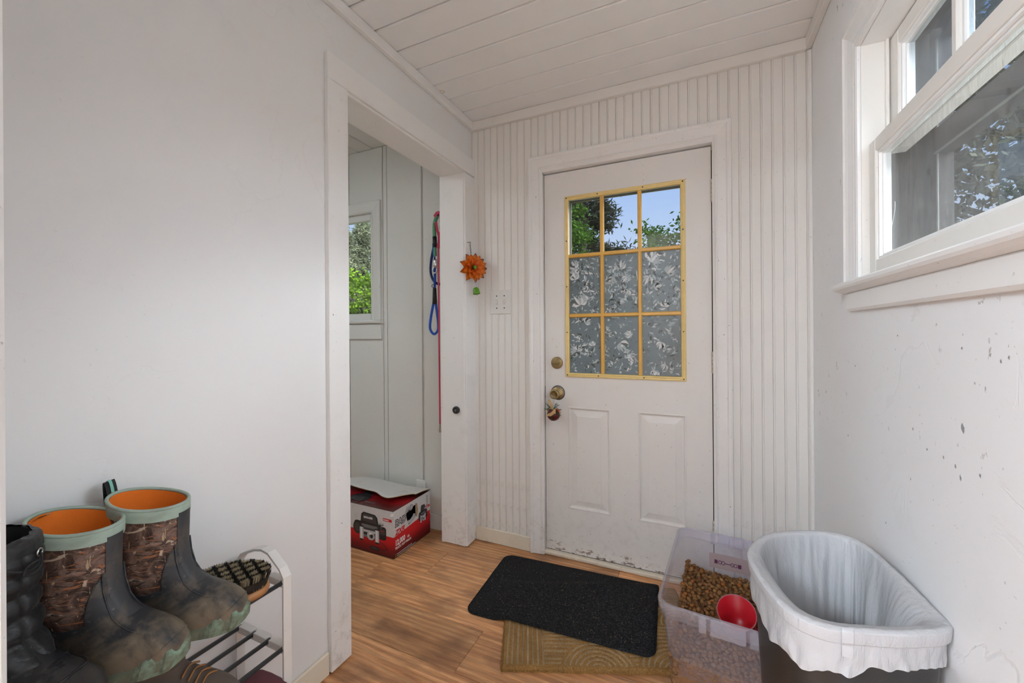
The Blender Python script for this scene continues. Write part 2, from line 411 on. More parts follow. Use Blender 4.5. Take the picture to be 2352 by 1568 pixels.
# back of opening in the alcove
S('trim_3', MB().box(XA - .02, XA, OY0 - .09, OY0 - .003, 0, OZ + .09, .002).box(XA - .02, XA, OY1 + .003, YA - .004, 0, OZ + .09, .002).box(XA - .02, XA, OY0 - .003, OY1 + .003, OZ + .003, OZ + .09, .002), M_TRIM)

# ---- back wall: core round the door, then bead boards one by one
wbk = MB()
CX0, CX1 = DX0 - .018, DX1 + .018
wbk.box(XA - .02, CX0, YB, YB + .12, -.05, ZC + .05); wbk.box(CX1, XR + .2, YB, YB + .12, -.05, ZC + .05); wbk.box(CX0, CX1, YB, YB + .12, DZ + .02, ZC + .05); wbk.box(CX0, CX1, YB + .03, YB + .12, -.05, 0)
wall_back = S('wall_back', wbk, M_BEAD)
SP = .0411
def bead_mesh(z0, z1, wdt):
    d = .011
    prof = [(0.0003, 0), (.0003, .0085), (.0014, .0102), (.0036, .011), (.0056, .0102), (.0064, .0088), (.0074, .0088), (.0086, d), (wdt - .0012, d), (wdt - .0004, .0098), (wdt - .0004, 0)]
    return MB().prism(prof, lambda u, v, dd: (u, -v, dd), z0, z1).mesh('bead_board')
full = bead_mesh(.075, ZC, SP); x = XL + .0005
CO0, CO1, COZ = -.8325, .132, 2.137      # outside of the door casing
meshes = {}
while x < XR - .004:
    wd = min(SP, XR - x)
    if x + wd < CO0 + .02 or x > CO1 - .02: z0 = .02
    else: z0 = COZ - .02
    key = (round(wd, 3), z0)
    if key not in meshes: meshes[key] = bead_mesh(z0, ZC, wd)
    o = link('bead_board', meshes[key], M_BEAD, wall_back); o.location = (x, YB, 0)
    x += SP
S('baseboard_back', MB().box(XL + .02, CO0, YB - .022, YB - .0115, .002, .081, .003), M_CREAM)
S('baseboard_right', MB().box(XR - .014, XR, .0, YB - .03, .002, .081, .003), M_CREAM)
S('baseboard_left', MB().box(XL, XL + .013, .13, OY0 - .094, .002, .083, .004), M_CREAM)
# crown strips
S('trim_4', MB().box(XL + .0, XR - .02, YB - .034, YB - .0115, ZC - .05, ZC - .001, .002), M_BEAD)
S('trim_5', MB().box(XL, XL + .024, -.0, YB - .034, ZC - .045, ZC - .001, .003), M_TRIM)
S('trim_6', MB().box(XR - .024, XR, -.0, YB - .012, ZC - .045, ZC - .001, .003), M_BEAD)
S('trim_7', MB().box(XR - .016, XR, YB - .028, YB - .0115, .08, ZC - .05, .004), M_BEAD)

# ---- mitred casings
def casing(parent, u0, u1, v0, v1, prof, fn, mat, names=('casing_leg', 'casing_head', 'casing_leg'), bottom=False):
    """prof: list of (offset outward, proud); path left-bottom, left-top, right-top, right-bottom"""
    n = len(prof)
    def pt(i, a, d):
        return [fn(u0 - a, v0 - (a if bottom else 0), d), fn(u0 - a, v1 + a, d), fn(u1 + a, v1 + a, d), fn(u1 + a, v0 - (a if bottom else 0), d)][i]
    for sgm in range(3):
        mb = MB(); v = [pt(sgm, a, d) for a, d in prof] + [pt(sgm + 1, a, d) for a, d in prof]
        f = [(i, (i + 1) % n, (i + 1) % n + n, i + n) for i in range(n)] + [tuple(range(n)), tuple(range(2 * n - 1, n - 1, -1))]
        mb.add(v, f); kid(names[sgm], mb, mat, parent)
PROF = [(.003, 0), (.003, .006), (.012, .011), (.016, .016), (.022, .014), (.026, .016), (.058, .019), (.064, .024), (.072, .026), (.079, .024), (.081, .018), (.081, 0)]
dcas = empty('trim_8', (DX0, YB, 0), kind='structure')
casing(dcas, DX0 + .002, DX1 - .0, .004, DZ + .013, PROF, lambda u, v, d: (u, YB - .0 - d - .004, v), M_TRIMD)
# door frame (jambs, stop, threshold)
dfr = empty('trim_9', (DX0, YB, 0), kind='structure')
kid('jamb', MB().box(CX0, DX0 - .004, YB - .012, YB + .12, .0, DZ + .004, .001), M_TRIMD, dfr)
kid('jamb', MB().box(DX1 + .005, CX1, YB - .012, YB + .12, .0, DZ + .004, .001), M_TRIMD, dfr)
kid('head_jamb', MB().box(CX0, CX1, YB - .012, YB + .12, DZ + .006, DZ + .022, .001), M_TRIM, dfr)
kid('door_stop', MB().box(DX0 - .004, DX0 + .012, YB + .066, YB + .08, 0, DZ).box(DX1 - .012, DX1 + .005, YB + .066, YB + .08, 0, DZ).box(DX0, DX1, YB + .066, YB + .08, DZ - .012, DZ + .006), M_DARKGAP, dfr)
kid('threshold', MB().box(CX0 - .0, CX1, YB - .004, YB + .028, 0, .020, .005), M_CREAM, dfr)
kid('sill_plate', MB().box(CX0, CX1, YB + .028, YB + .12, 0, .014), M_DARKM, dfr)

# ---- door leaf
YD = YB + .020
door = empty('door_1', (DX0, YD, 0), kind='structure')
LX0, LX1, LZ0, LZ1 = -.637, -.049, .955, 1.907      # lite frame outside
GX0, GX1, GZ0, GZ1 = LX0 + .022, LX1 - .022, LZ0 + .022, LZ1 - .022
P1 = (-.6265, -.4055, .258, .797); P2 = (-.271, -.050, .258, .797)
lf = MB(); B0, B1, T = .024, DZ, .044
xs = [DX0, P1[0], P1[1], P2[0], P2[1], DX1]
lf.box(DX0, DX1, YD, YD + T, B0, P1[2]); lf.box(DX0, DX1, YD, YD + T, P1[3], GZ0); lf.box(DX0, DX1, YD, YD + T, GZ1, B1)
lf.box(xs[0], xs[1], YD, YD + T, P1[2], P1[3]); lf.box(xs[2], xs[3], YD, YD + T, P1[2], P1[3]); lf.box(xs[4], xs[5], YD, YD + T, P1[2], P1[3])
lf.box(DX0, GX0, YD, YD + T, GZ0, GZ1); lf.box(GX1, DX1, YD, YD + T, GZ0, GZ1)
kid('leaf', lf, M_DOOR, door)
for (a, b, c, d) in (P1, P2):
    mb = MB(); rings = [(0, .0), (.003, -.002), (.007, -.002), (.010, .004), (.014, .009), (.019, .009), (.048, .002), (.0485, .0005), (.052, .0005)]
    v = []
    for (ins, dep) in rings: v += [(a + ins, YD + dep, c + ins), (b - ins, YD + dep, c + ins), (b - ins, YD + dep, d - ins), (a + ins, YD + dep, d - ins)]
    f = []
    for i in range(len(rings) - 1):
        for k in range(4): f.append((i * 4 + k, i * 4 + (k + 1) % 4, i * 4 + 4 + (k + 1) % 4, i * 4 + 4 + k))
    n = len(rings) * 4 - 4; f.append((n, n + 1, n + 2, n + 3)); mb.add(v, f)
    mb.add([(a, YD + .02, c), (b, YD + .02, c), (b, YD + .02, d), (a, YD + .02, d)], [(0, 1, 2, 3)])
    kid('panel', mb, M_DOOR, door)
kid('door_sweep', MB().box(DX0 + .004, DX1 - .004, YD + .006, YD + .03, .016, .026), M_BLACK, door)
# lite frame
lite = empty('window_frame'); lite.parent = door; lite.matrix_parent_inverse = Matrix.Translation(door.location).inverted()
fnb = lambda u, v, d: (u, YD - d, v)
n_ = [(-.022, -.004), (-.022, .004), (-.019, .009), (-.014, .011), (-.011, .009), (-.006, .010), (-.001, .008), (.0, 0)]
for sgm, (q0, q1) in enumerate((((LX0, LZ0), (LX0, LZ1)), ((LX0, LZ1), (LX1, LZ1)), ((LX1, LZ1), (LX1, LZ0)), ((LX1, LZ0), (LX0, LZ0)))):
    def cor(p, a):
        sx_ = 1 if p[0] == LX0 else -1; sz_ = 1 if p[1] == LZ0 else -1
        return (p[0] + sx_ * -a, p[1] + sz_ * -a)
    v = [fnb(*cor(q0, a), d) for a, d in n_] + [fnb(*cor(q1, a), d) for a, d in n_]; n = len(n_)
    mb = MB().add(v, [(i, (i + 1) % n, (i + 1) % n + n, i + n) for i in range(n)] + [tuple(range(n)), tuple(range(2 * n - 1, n - 1, -1))])
    mb.build('frame_bar', M_CREAMP, lite)
mx_ = [-.4415, -.2565]; mz_ = [1.2775, 1.5905]; hb = .0095
def munt(u, v0, v1, vert):
    pr_ = [(-hb, -.012), (-hb, .003), (-hb * .55, .0075), (hb * .55, .0075), (hb, .003), (hb, -.012)]
    return MB().prism(pr_, (lambda a, d, t: (u + a, YD - d - .0006, t)) if vert else (lambda a, d, t: (t, YD - d, u + a)), v0, v1)
for x in mx_: munt(x, GZ0, GZ1, True).build('muntin', M_AMBER, lite)
for z in mz_: munt(z, GX0, GX1, False).build('muntin', M_AMBER, lite)
for (x, z) in [(LX0 + .011, LZ0 + .011), (LX1 - .011, LZ0 + .011), (LX0 + .011, LZ1 - .011), (LX1 - .011, LZ1 - .011)] + [(x, z) for x in (-.462, -.24) for z in (LZ0 + .011, LZ1 - .011)] + [(x, z) for x in (LX0 + .011, LX1 - .011) for z in (1.19, 1.43, 1.67)]:
    MB().cyl((x, YD - .006, z), (x, YD - .0125, z), .0032, 10).build('screw', M_BLACK, lite)
gx = [GX0, mx_[0], mx_[1], GX1]; gz = [GZ0, mz_[0], mz_[1], GZ1]
def leaf_poly(L, Wd, curve, n=7):
    up = []; dn = []
    for i in range(n + 1):
        t = i / n; wv = Wd * math.sin(PI * t ** .8) * .5; cx = L * t; cy = curve * math.sin(PI * t) * L
        up.append((cx, cy + wv)); dn.append((cx, cy - wv))
    return up + dn[::-1][1:-1]
def film_pattern(x0, x1, z0, z1, dense, seed):
    rr = random.Random(seed); mb = MB(); y = YD + .006; layer = [0]
    def put(px, pz, ang, L, Wd, cur, mi):
        poly = leaf_poly(L, Wd, cur); ca, sa = math.cos(ang), math.sin(ang); layer[0] += 1; off = (layer[0] % 40) * .00003
        pts = []
        for (a, b) in poly:
            u = px + a * ca - b * sa; v = pz + a * sa + b * ca
            pts.append((min(max(u, x0 + .002), x1 - .002), y - .0006 - off, min(max(v, z0 + .002), z1 - .002)))
        mb.add(pts, [tuple(range(len(pts)))], mi)
    for i in range(int(120 * dense)):
        px, pz = rr.uniform(x0, x1), rr.uniform(z0, z1); put(px, pz, rr.uniform(0, 2 * PI), rr.uniform(.008, .026), rr.uniform(.0035, .0085), rr.uniform(-.2, .2), rr.choice([0, 1, 1, 1, 2, 4, 4, 3, 1, 4]))
    for i in range(int(13 * dense)):     # stems with leaves in pairs
        px, pz, an = rr.uniform(x0, x1), rr.uniform(z0, z1), rr.uniform(0, 2 * PI); L = rr.uniform(.04, .09)
        put(px, pz, an, L, .0016, rr.uniform(-.15, .15), 1)
        for k in range(4):
            q = (k + 1) / 5 * L; put(px + q * math.cos(an), pz + q * math.sin(an), an + rr.choice([-.7, .7]), rr.uniform(.014, .034), .0085, rr.uniform(-.15, .15), rr.choice([0, 1, 2, 4, 1]))
    for i in range(int(round(5 * dense))):      # tulips
        px, pz, an = rr.uniform(x0 + .02, x1 - .02), rr.uniform(z0 + .02, z1 - .02), rr.uniform(0, 2 * PI); s_ = rr.uniform(.028, .06)
        for k in (-2, -1, 0, 1, 2): put(px, pz, an + k * .33, s_ * (1 - .1 * abs(k)), s_ * .24, .22 * k / 2, [0, 1, 0, 4, 0][k + 2] if rr.random() < .7 else 1)
    for i in range(int(6 * dense)):             # small daisies
        px, pz = rr.uniform(x0 + .01, x1 - .01), rr.uniform(z0 + .01, z1 - .01); mi = rr.choice([0, 0, 2, 1])
        for k in range(5): put(px, pz, k * 1.257, .007, .0042, 0, mi)
    return mb
seed = 3
for i in range(3):
    for j in range(3):
        x0, x1, z0, z1 = gx[i] + (hb if i else 0), gx[i + 1] - (hb if i < 2 else 0), gz[j] + (hb if j else 0), gz[j + 1] - (hb if j < 2 else 0)
        MB().box(x0 - .004, x1 + .004, YD + .008, YD + .011, z0 - .004, z1 + .004).build('pane', M_GLASS, lite)
        if j < 2:
            seed += 1
            fl = MB().box(x0, x1, YD + .0062, YD + .0075, z0, z1).build('privacy_film', M_FROST, lite)
            o = film_pattern(x0, x1, z0, z1, 1.3 if j == 1 else .9, seed).build('film_pattern', M_PET, lite); o['kind'] = 'stuff'
# outer side glass trim
kid('outer_frame', MB().box(GX0 - .03, GX1 + .03, YD + T, YD + T + .008, GZ0 - .03, GZ0).box(GX0 - .03, GX1 + .03, YD + T, YD + T + .008, GZ1, GZ1 + .03).box(GX0 - .03, GX0, YD + T, YD + T + .008, GZ0, GZ1).box(GX1, GX1 + .03, YD + T, YD + T + .008, GZ0, GZ1), M_CREAMP, door)
kid('reveal_shade_lining', MB().box(GX0 - .001, GX0 + .0015, YD + .0115, YD + T, GZ0, GZ1).box(GX1 - .0015, GX1 + .001, YD + .0115, YD + T, GZ0, GZ1).box(GX0, GX1, YD + .0115, YD + T, GZ0 - .001, GZ0 + .0015).box(GX0, GX1, YD + .0115, YD + T, GZ1 - .0015, GZ1 + .001), plain('reveal_shade_grey', (.05, .05, .052), .6), door)  # dark lining added so the sunlit reveal reads as shaded
# hardware
RX = Matrix.Rotation(PI / 2, 4, 'X')     # lathe axis z -> -y
def at(x, y, z): return Matrix.Translation((x, y, z)) @ RX
db = kid('deadbolt', MB().lathe([(0, .0), (.032, 0), (.032, .006), (.029, .011), (.024, .0125), (0, .0125)], at(-.6855, YD, 1.027), 28), M_BRASS, door)
t_ = MB().box(-.703, -.668, YD - .027, YD - .012, 1.0235, 1.0305, .002).build('thumb_turn', M_BRASS, db); 
kb = kid('knob', MB().lathe([(0, 0), (.034, 0), (.034, .004), (.030, .009), (.016, .011), (.0125, .014), (.0115, .026), (.018, .034), (.0245, .044), (.026, .052), (.0245, .060), (.0195, .0635), (.017, .0615), (.0165, .056), (0, .056)], at(-.684, YD, .866), 28), M_BRASS, door)
MB().box(-.693, -.675, YD - .0625, YD - .054, .8635, .8685, .001).build('lock_button', M_BRASS, kb)
kid('rose_shadow_ring', MB().lathe([(.0345, -.0001), (.039, -.0001), (.039, .0008), (.0345, .0008)], at(-.682, YD, .8675), 28), M_DARKM, door)
for z0, z1 in ((1.783, 1.887), (.998, 1.098), (.22, .322)):
    hg = kid('hinge', MB().box(DX1 - .004, DX1 + .0265 - .012, YD - .0012, YD + .001, z0 + .002, z1 - .002), M_HINGE, door)
    for k in range(5):
        a = z0 + (z1 - z0) * k / 5; b = z0 + (z1 - z0) * (k + 1) / 5
        MB().cyl((DX1 + .004, YD - .0065, a + .0007), (DX1 + .004, YD - .0065, b - .0007), .0065, 12).build('knuckle', M_HINGE, hg)
kid('latch_plate', MB().box(DX0 - .0042, DX0 - .0008, YD + .004, YD + .03, .835, .9), M_DARKM, door)

# ---- right wall with double-hung window
wr = MB()
wr.box(XR, XR + .16, -.05, WY0, -.05, ZC + .05); wr.box(XR, XR + .16, WY1, YB + .12, -.05, ZC + .05); wr.box(XR, XR + .16, WY0, WY1, -.05, WZ0); wr.box(XR, XR + .16, WY0, WY1, WZ1, ZC + .05)
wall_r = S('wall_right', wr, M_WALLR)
CHIPS = [(1.0053, 1.013, .0085), (1.029, .939, .004), (1.013, .922, .005), (.956, .945, .004), (1.069, .944, .003), (1.1315, .9425, .003), (1.193, .972, .003), (1.006, 1.159, .003), (.928, 1.151, .003), (.902, 1.142, .0035), (.884, 1.149, .003), (.969, 1.10, .0025), (1.205, .856, .0025), (1.553, 1.084, .0025), (1.624, .856, .003), (1.340, .70, .0025), (1.266, 1.179, .0025)]
M_CHIP = plain('bare_plaster', (.30, .29, .285), .9, bump=(120, .5))
rc_ = random.Random(17)
for (yy, zz, sz) in CHIPS:
    n = 9; mb = MB(); pts = []
    for k in range(n):
        a = 2 * PI * k / n; r_ = sz * rc_.uniform(.45, 1.1); pts.append((yy + r_ * math.cos(a) * .7, zz + r_ * math.sin(a) * 1.2))
    mb.prism(pts, lambda u, v, d: (XR - d, u, v), -.002, .0007); mb.build('plaster_chip', M_CHIP, wall_r)
win = empty('window_1', (XR, WY1, WZ0), kind='structure')
PW2 = [(.003, 0), (.003, .016), (.010, .019), (.016, .019), (.022, .015), (.030, .018), (.036, .016), (.046, .018), (.062, .022), (.072, .026), (.078, .030), (.092, .030), (.094, .027), (.094, 0)]
casing(win, WY0, WY1, WZ0 + .012, WZ1, PW2, lambda u, v, d: (XR - d, u, v), M_TRIM)
XJ = XR + .16
XQ = XR + .092
kid('side_jamb', MB().box(XR - .008, XQ, WY1 - .001, WY1 + .002, WZ0, WZ1), M_SASH, win)
kid('side_jamb', MB().box(XR - .008, XQ, WY0 - .002, WY0 + .001, WZ0, WZ1), M_SASH, win)
kid('head_jamb', MB().box(XR - .008, XQ, WY0, WY1, WZ1 - .001, WZ1 + .002), M_TRIM, win)
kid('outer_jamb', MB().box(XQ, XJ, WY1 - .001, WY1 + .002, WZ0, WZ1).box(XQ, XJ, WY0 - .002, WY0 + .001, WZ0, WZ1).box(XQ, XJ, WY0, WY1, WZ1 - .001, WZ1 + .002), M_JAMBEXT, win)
kid('shaded_sash_track', MB().box(XR + .0445, XQ, WY1 - .004, WY1 - .0012, WZ0, 1.70), M_JAMBEXT, win)  # dark strip laid over the jamb as shade behind the lower pane
XS1, XS2, ST = XR + .008, XR + .055, .034     # front faces of lower / upper sash
kid('parting_stop', MB().box(XS1 + ST + .002, XS2 - .003, WY1 - .012, WY1, WZ0, WZ1, .002), M_SASH, win)
kid('parting_stop', MB().box(XS1 + ST + .002, XS2 - .003, WY0, WY0 + .012, WZ0, WZ1, .002), M_SASH, win)
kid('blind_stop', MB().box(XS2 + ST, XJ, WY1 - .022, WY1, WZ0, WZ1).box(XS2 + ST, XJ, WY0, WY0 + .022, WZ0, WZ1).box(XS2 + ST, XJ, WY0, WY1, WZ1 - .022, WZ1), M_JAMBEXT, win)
ZM = 1.70
def sash(name, xf, z0, z1, sw, rb, rt, mat, gmat, munts=()):
    s_ = empty(name); s_.parent = win; s_.matrix_parent_inverse = Matrix.Translation(win.location).inverted()
    y0, y1 = WY0 + .003, WY1 - .003
    def bar(nm, a, b, c, d): MB().box(xf, xf + ST, a, b, c, d, .0025).build(nm, mat, s_)
    bar('stile', y1 - sw, y1, z0, z1); bar('stile', y0, y0 + sw, z0, z1); bar('bottom_rail', y0 + sw, y1 - sw, z0, z0 + rb); bar('top_rail', y0 + sw, y1 - sw, z1 - rt, z1)
    # sticking bead stepping down to the glass
    for (ins, xx, dd) in ((.007, xf + .006, .0), (.013, xf + .013, 0)):
        a, b, c, d = y0 + sw, y1 - sw, z0 + rb, z1 - rt
        MB().box(xx, xf + ST - .004, b - ins, b, c, d).box(xx, xf + ST - .004, a, a + ins, c, d).box(xx, xf + ST - .004, a + ins, b - ins, c, c + ins).box(xx, xf + ST - .004, a + ins, b - ins, d - ins, d).build('glazing_bead', M_SILL, s_)
    ys = [y0 + sw] + list(munts) + [y1 - sw]
    for m in munts:
        MB().box(xf + .004, xf + ST - .004, m - .011, m + .011, z0 + rb, z1 - rt, .004).build('muntin', mat, s_)
        MB().box(xf + .012, xf + ST - .006, m - .022, m + .022, z0 + rb, z1 - rt, .003).build('glazing_bead', M_SILL, s_)
    for a, b in zip(ys, ys[1:]): MB().box(xf + .018, xf + .021, a, b, z0 + rb - .004, z1 - rt + .004).build('pane', gmat, s_)
    return s_
sash('lower_sash', XS1, WZ0 + .03, ZM + .016, .043, .05, .036, M_SASH, M_GLASSD)
sash('upper_sash', XS2, ZM - .02, WZ1 - .004, .05, .036, .04, M_SASH, M_GLASSU, (1.165, .80))
# outside storm frame
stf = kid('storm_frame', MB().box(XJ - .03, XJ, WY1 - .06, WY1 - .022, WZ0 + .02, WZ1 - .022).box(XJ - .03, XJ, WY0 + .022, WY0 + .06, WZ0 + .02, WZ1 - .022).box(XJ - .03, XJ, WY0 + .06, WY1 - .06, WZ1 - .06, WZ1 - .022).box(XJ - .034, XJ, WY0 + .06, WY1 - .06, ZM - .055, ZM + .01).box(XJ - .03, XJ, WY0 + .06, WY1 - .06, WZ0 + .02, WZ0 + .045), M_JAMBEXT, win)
kid('storm_edge', MB().box(XJ - .033, XJ - .03, WY1 - .064, WY1 - .058, WZ0 + .04, WZ1 - .06).box(XJ - .038, XJ - .034, WY0 + .06, WY1 - .06, ZM - .056, ZM - .052), M_STORME, win)
# stool, apron
def stool_fn(u, v, d): return (XR - u, d, WZ0 + v)
st_prof = [(-.06, 0), (.045, 0), (.05, .004), (.052, .011), (.050, .019), (.044, .024), (-.06, .032)]
kid('stool', MB().prism([(-.13, .0), (-.008, .0), (-.008, .034), (-.13, .03)], stool_fn, WY0, WY1).prism([(-.012, .0), (.020, .0), (.034, .004), (.046, .010), (.050, .016), (.050, .024), (.046, .028), (.030, .029), (-.012, .031)], stool_fn, WY0 - .12, WY1 + .122), M_SILL, win)
kid('apron', MB().prism([(0, 0), (.016, 0), (.019, -.004), (.019, -.048), (.013, -.055), (0, -.055)], stool_fn, WY0 - .095, WY1 + .095), M_SILL, win)
kid('sill', MB().box(XR + .04, XJ + .05, WY0, WY1, WZ0 - .01, WZ0 + .012), M_JAMBEXT, win)
kid('crack', MB().tube(crv([(XS1 + .0165, 1.408, 1.372), (XS1 + .0165, 1.385, 1.43), (XS1 + .0165, 1.352, 1.49), (XS1 + .0165, 1.348, 1.52)], 6), .0003, 5), M_SILL, win)

# ---- alcove: end wall with window, siding panels, far wall
wa = MB()
wa.box(-3.05, AX0, YA + .012, YA + .13, -.05, ZC + .05); wa.box(AX1, XA - .02, YA + .012, YA + .13, -.05, ZC + .05); wa.box(AX0, AX1, YA + .012, YA + .13, -.05, AZ0); wa.box(AX0, AX1, YA + .012, YA + .13, AZ1, ZC + .05)
wall_al = S('wall_alcove', wa, M_SIDING)
def siding(x0, x1, z0, z1): MB().box(x0 + .0045, x1 - .0045, YA, YA + .012, z0, z1, .002).build('siding_panel', M_SIDING, wall_al)
siding(-1.537, XA + .0, .0, ZC + .002); siding(-1.8215, -1.550 + .006, 0, ZC + .002)
siding(-2.15, -1.8505, AZ1, ZC + .002); siding(-2.15, -1.8505, 0, AZ0); siding(AX1, -1.8505, AZ0, AZ1)
siding(-2.45, -2.15, AZ1, ZC + .002); siding(-2.45, -2.15, 0, AZ0)
siding(-2.75, -2.45, AZ1, ZC + .002); siding(-2.75, -2.45, 0, AZ0); siding(-2.75, AX0, AZ0, AZ1); siding(-3.05, -2.75, 0, ZC + .002)
MB().box(-1.850, -1.822, YA + .003, YA + .012, 0, ZC + .002).build('batten', M_SIDING, wall_al)
S('wall_alcove_side', MB().box(-3.06, -2.95, -.05, YA + .1, -.05, ZC + .05), M_SIDING)
S('wall_alcove_near', MB().box(-3.05, XA, -.12, -.0, -.05, ZC + .05), M_SIDING)
S('baseboard_alcove', MB().box(-2.95, XA - .02, YA - .013, YA, .002, .094, .004), M_SIDING)
wi2 = empty('window_2', (AX1, YA, AZ0), kind='structure')
casing(wi2, AX0, AX1, AZ0, AZ1, [(0, 0), (0, .012), (.006, .016), (.010, .011), (.020, .013), (.05, .018), (.066, .018), (.071, .014), (.071, 0)], lambda u, v, d: (u, YA - d, v), M_SIDING)
kid('jamb_lining', MB().box(AX0 - .002, AX0 + .001, YA - .01, YA + .13, AZ0, AZ1).box(AX1 - .001, AX1 + .002, YA - .01, YA + .13, AZ0, AZ1).box(AX0, AX1, YA - .01, YA + .13, AZ1 - .001, AZ1 + .002).box(AX0, AX1, YA - .01, YA + .13, AZ0 - .002, AZ0 + .001), M_SIDING, wi2)
kid('sash', MB().box(AX1 - .034, AX1 - .001, YA + .012, YA + .045, AZ0, AZ1, .003).box(AX0 + .001, AX0 + .034, YA + .012, YA + .045, AZ0, AZ1, .003).box(AX0 + .034, AX1 - .034, YA + .012, YA + .045, AZ1 - .045, AZ1, .003).box(AX0 + .034, AX1 - .034, YA + .012, YA + .045, AZ0, AZ0 + .042, .003), M_SIDING, wi2)
kid('pane', MB().box(AX0 + .03, AX1 - .03, YA + .028, YA + .031, AZ0 + .04, AZ1 - .04), M_GLASS, wi2)
kid('stool', MB().prism([(.0, 0), (-.028, .0), (-.036, -.008), (-.034, -.018), (-.026, -.024), (0, -.026)], lambda u, v, d: (d, YA + u, AZ0 - .002 + v), AX0 - .085, AX1 + .083), M_SIDING, wi2)
kid('apron', MB().box(AX0 - .075, AX1 + .073, YA - .016, YA, AZ0 - .128, AZ0 - .029, .003), M_SIDING, wi2)

# ---- wall with the doorway the photograph is taken from, and the kitchen behind it
JX = -.533
wn_ = MB(); wn_.box(XA, JX - .018, .0, .118, -.0, ZC + .01); wn_.box(JX - .018, XR, 0, .118, 2.12, ZC + .01)
S('wall_near', wn_, M_WALL)
S('trim_10', MB().box(JX - .018, JX, -.01, .12, .002, 2.12, .003).box(JX - .1, JX - .006, .118, .136, .002, 2.19, .004), M_TRIM)
kt = MB(); kt.box(KX0 - .1, KX0, KY0, 0, 0, ZC); kt.box(KX1, KX1 + .1, KY0, 0, 0, ZC); kt.box(KX0 - .1, KX1 + .1, KY0 - .1, KY0, 0, ZC); kt.box(XR + .1, KX1, -.1, 0, 0, ZC); kt.box(KX0, XA, -.115, -.005, 0, ZC); kt.box(XA, JX - .03, -.012, -.001, 0, ZC)
S('wall_kitchen', kt, M_WALL)
# ---- unseen kitchen panel added behind the camera to brighten the room
KL = empty('fill_panel', (-.95, -2.25, ZC), 'added flat fill panel on the kitchen ceiling, out of view behind the doorway', 'light')
MB().box(-.64, .64, -.34, .34, -.03, 0, .004).build('housing', M_PLATE, KL)
t = NT('fill_panel_glow'); em = t.n('ShaderNodeEmission'); em.inputs[0].default_value = (.80, .90, 1.0, 1); em.inputs[1].default_value = FILL_KIT_W; t.l(em.outputs[0], t.out.inputs[0])
MB().box(-.6, .6, -.3, .3, -.045, -.031, .002).build('diffuser', t.m, KL)
AL = empty('fill_panel', (-2.25, .55, ZC), 'added square fill panel on the alcove ceiling, out of view beyond the cased opening', 'light')  # unseen panel added to lift the alcove brightness
MB().box(-.24, .24, -.24, .24, -.03, 0, .004).build('housing', M_PLATE, AL)
t = NT('alcove_fill_glow'); em = t.n('ShaderNodeEmission'); em.inputs[0].default_value = (.88, .95, 1.0, 1); em.inputs[1].default_value = FILL_ALC_W; t.l(em.outputs[0], t.out.inputs[0])
MB().box(-.22, .22, -.22, .22, -.045, -.031, .002).build('diffuser', t.m, AL)
PL = empty('fill_globe', (-1.12, -1.2, ZC), 'added glowing fill globe hanging unseen in the kitchen behind the doorway', 'lamp')  # unseen globe added to brighten the right wall
MB().lathe([(0, 0), (.06, 0), (.06, -.02), (0, -.03)], None, 20).build('canopy', M_BRASS, PL)
MB().cyl((0, 0, -.02), (0, 0, -.27), .004, 8).build('cord', M_BLACK, PL)
t = NT('fill_globe_glow'); em = t.n('ShaderNodeEmission'); em.inputs[0].default_value = (.80, .90, 1.0, 1); em.inputs[1].default_value = FILL_GLOBE_W; t.l(em.outputs[0], t.out.inputs[0])
MB().ball((0, 0, -.46), .20, 24, 14).build('globe', t.m, PL)
#@@OBJECTS
# ------------------------------------------------------------------ outdoors
M_GRASS = plain('grass_ground', (.030, .042, .012), .9, var=.4)
S('ground', MB().box(-60, 60, 2.6, 80, -.5, -.3).box(.8, 60, -40, 2.6, -.5, -.3).box(-60, -3.2, -40, 2.6, -.5, -.3), M_GRASS)
M_BARK = plain('bark', (.035, .026, .02), .9, bump=(20, .6))
def leafmat(name, a, b):
    t = NT(name); v = t.coord(); c = t.mix(t.ramp(t.noise(v, 2.2, 4), [(.3, 0), (.7, 1)]), a, b)
    p = t.n('ShaderNodeBsdfDiffuse'); t.l(c, p.inputs[0]); q = t.n('ShaderNodeBsdfTranslucent'); t.l(c, q.inputs[0])
    m = t.n('ShaderNodeMixShader'); m.inputs[0].default_value = .3; t.l(p.outputs[0], m.inputs[1]); t.l(q.outputs[0], m.inputs[2]); t.l(m.outputs[0], t.out.inputs[0]); return t.m
LM_PINE = leafmat('pine_needles', (.012, .015, .010), (.034, .038, .026))
LM_GREEN = leafmat('green_leaves', (.018, .045, .006), (.045, .085, .014))
LM_LIME = leafmat('lime_leaves', (.05, .10, .006), (.10, .16, .018))
LM_SAGE = leafmat('sage_needles', (.085, .100, .055), (.16, .17, .10))
LM_GREY = leafmat('grey_green_leaves', (.05, .053, .042), (.13, .135, .10))  # grey-green foliage of the large tree outside the right window
def quadleaf(mb, p, r, L, Wd):
    a = Vector((r.gauss(0, 1), r.gauss(0, 1), r.gauss(0, .7))).normalized(); b = a.orthogonal().normalized()
    b = Matrix.Rotation(r.uniform(0, 2 * PI), 3, a) @ b
    mb.v += [tuple(p), tuple(p + a * L * .5 + b * Wd), tuple(p + a * L), tuple(p + a * L * .5 - b * Wd)]
    i = len(mb.v) - 4; mb.f.append((i, i + 1, i + 2, i + 3)); mb.m.append(0); mb.sm.append(False)
def rawbuild(mb, name, mat, par):
    me = bpy.data.meshes.new(name); me.from_pydata(mb.v, [], mb.f); me.update(); return link(name, me, mat, par)
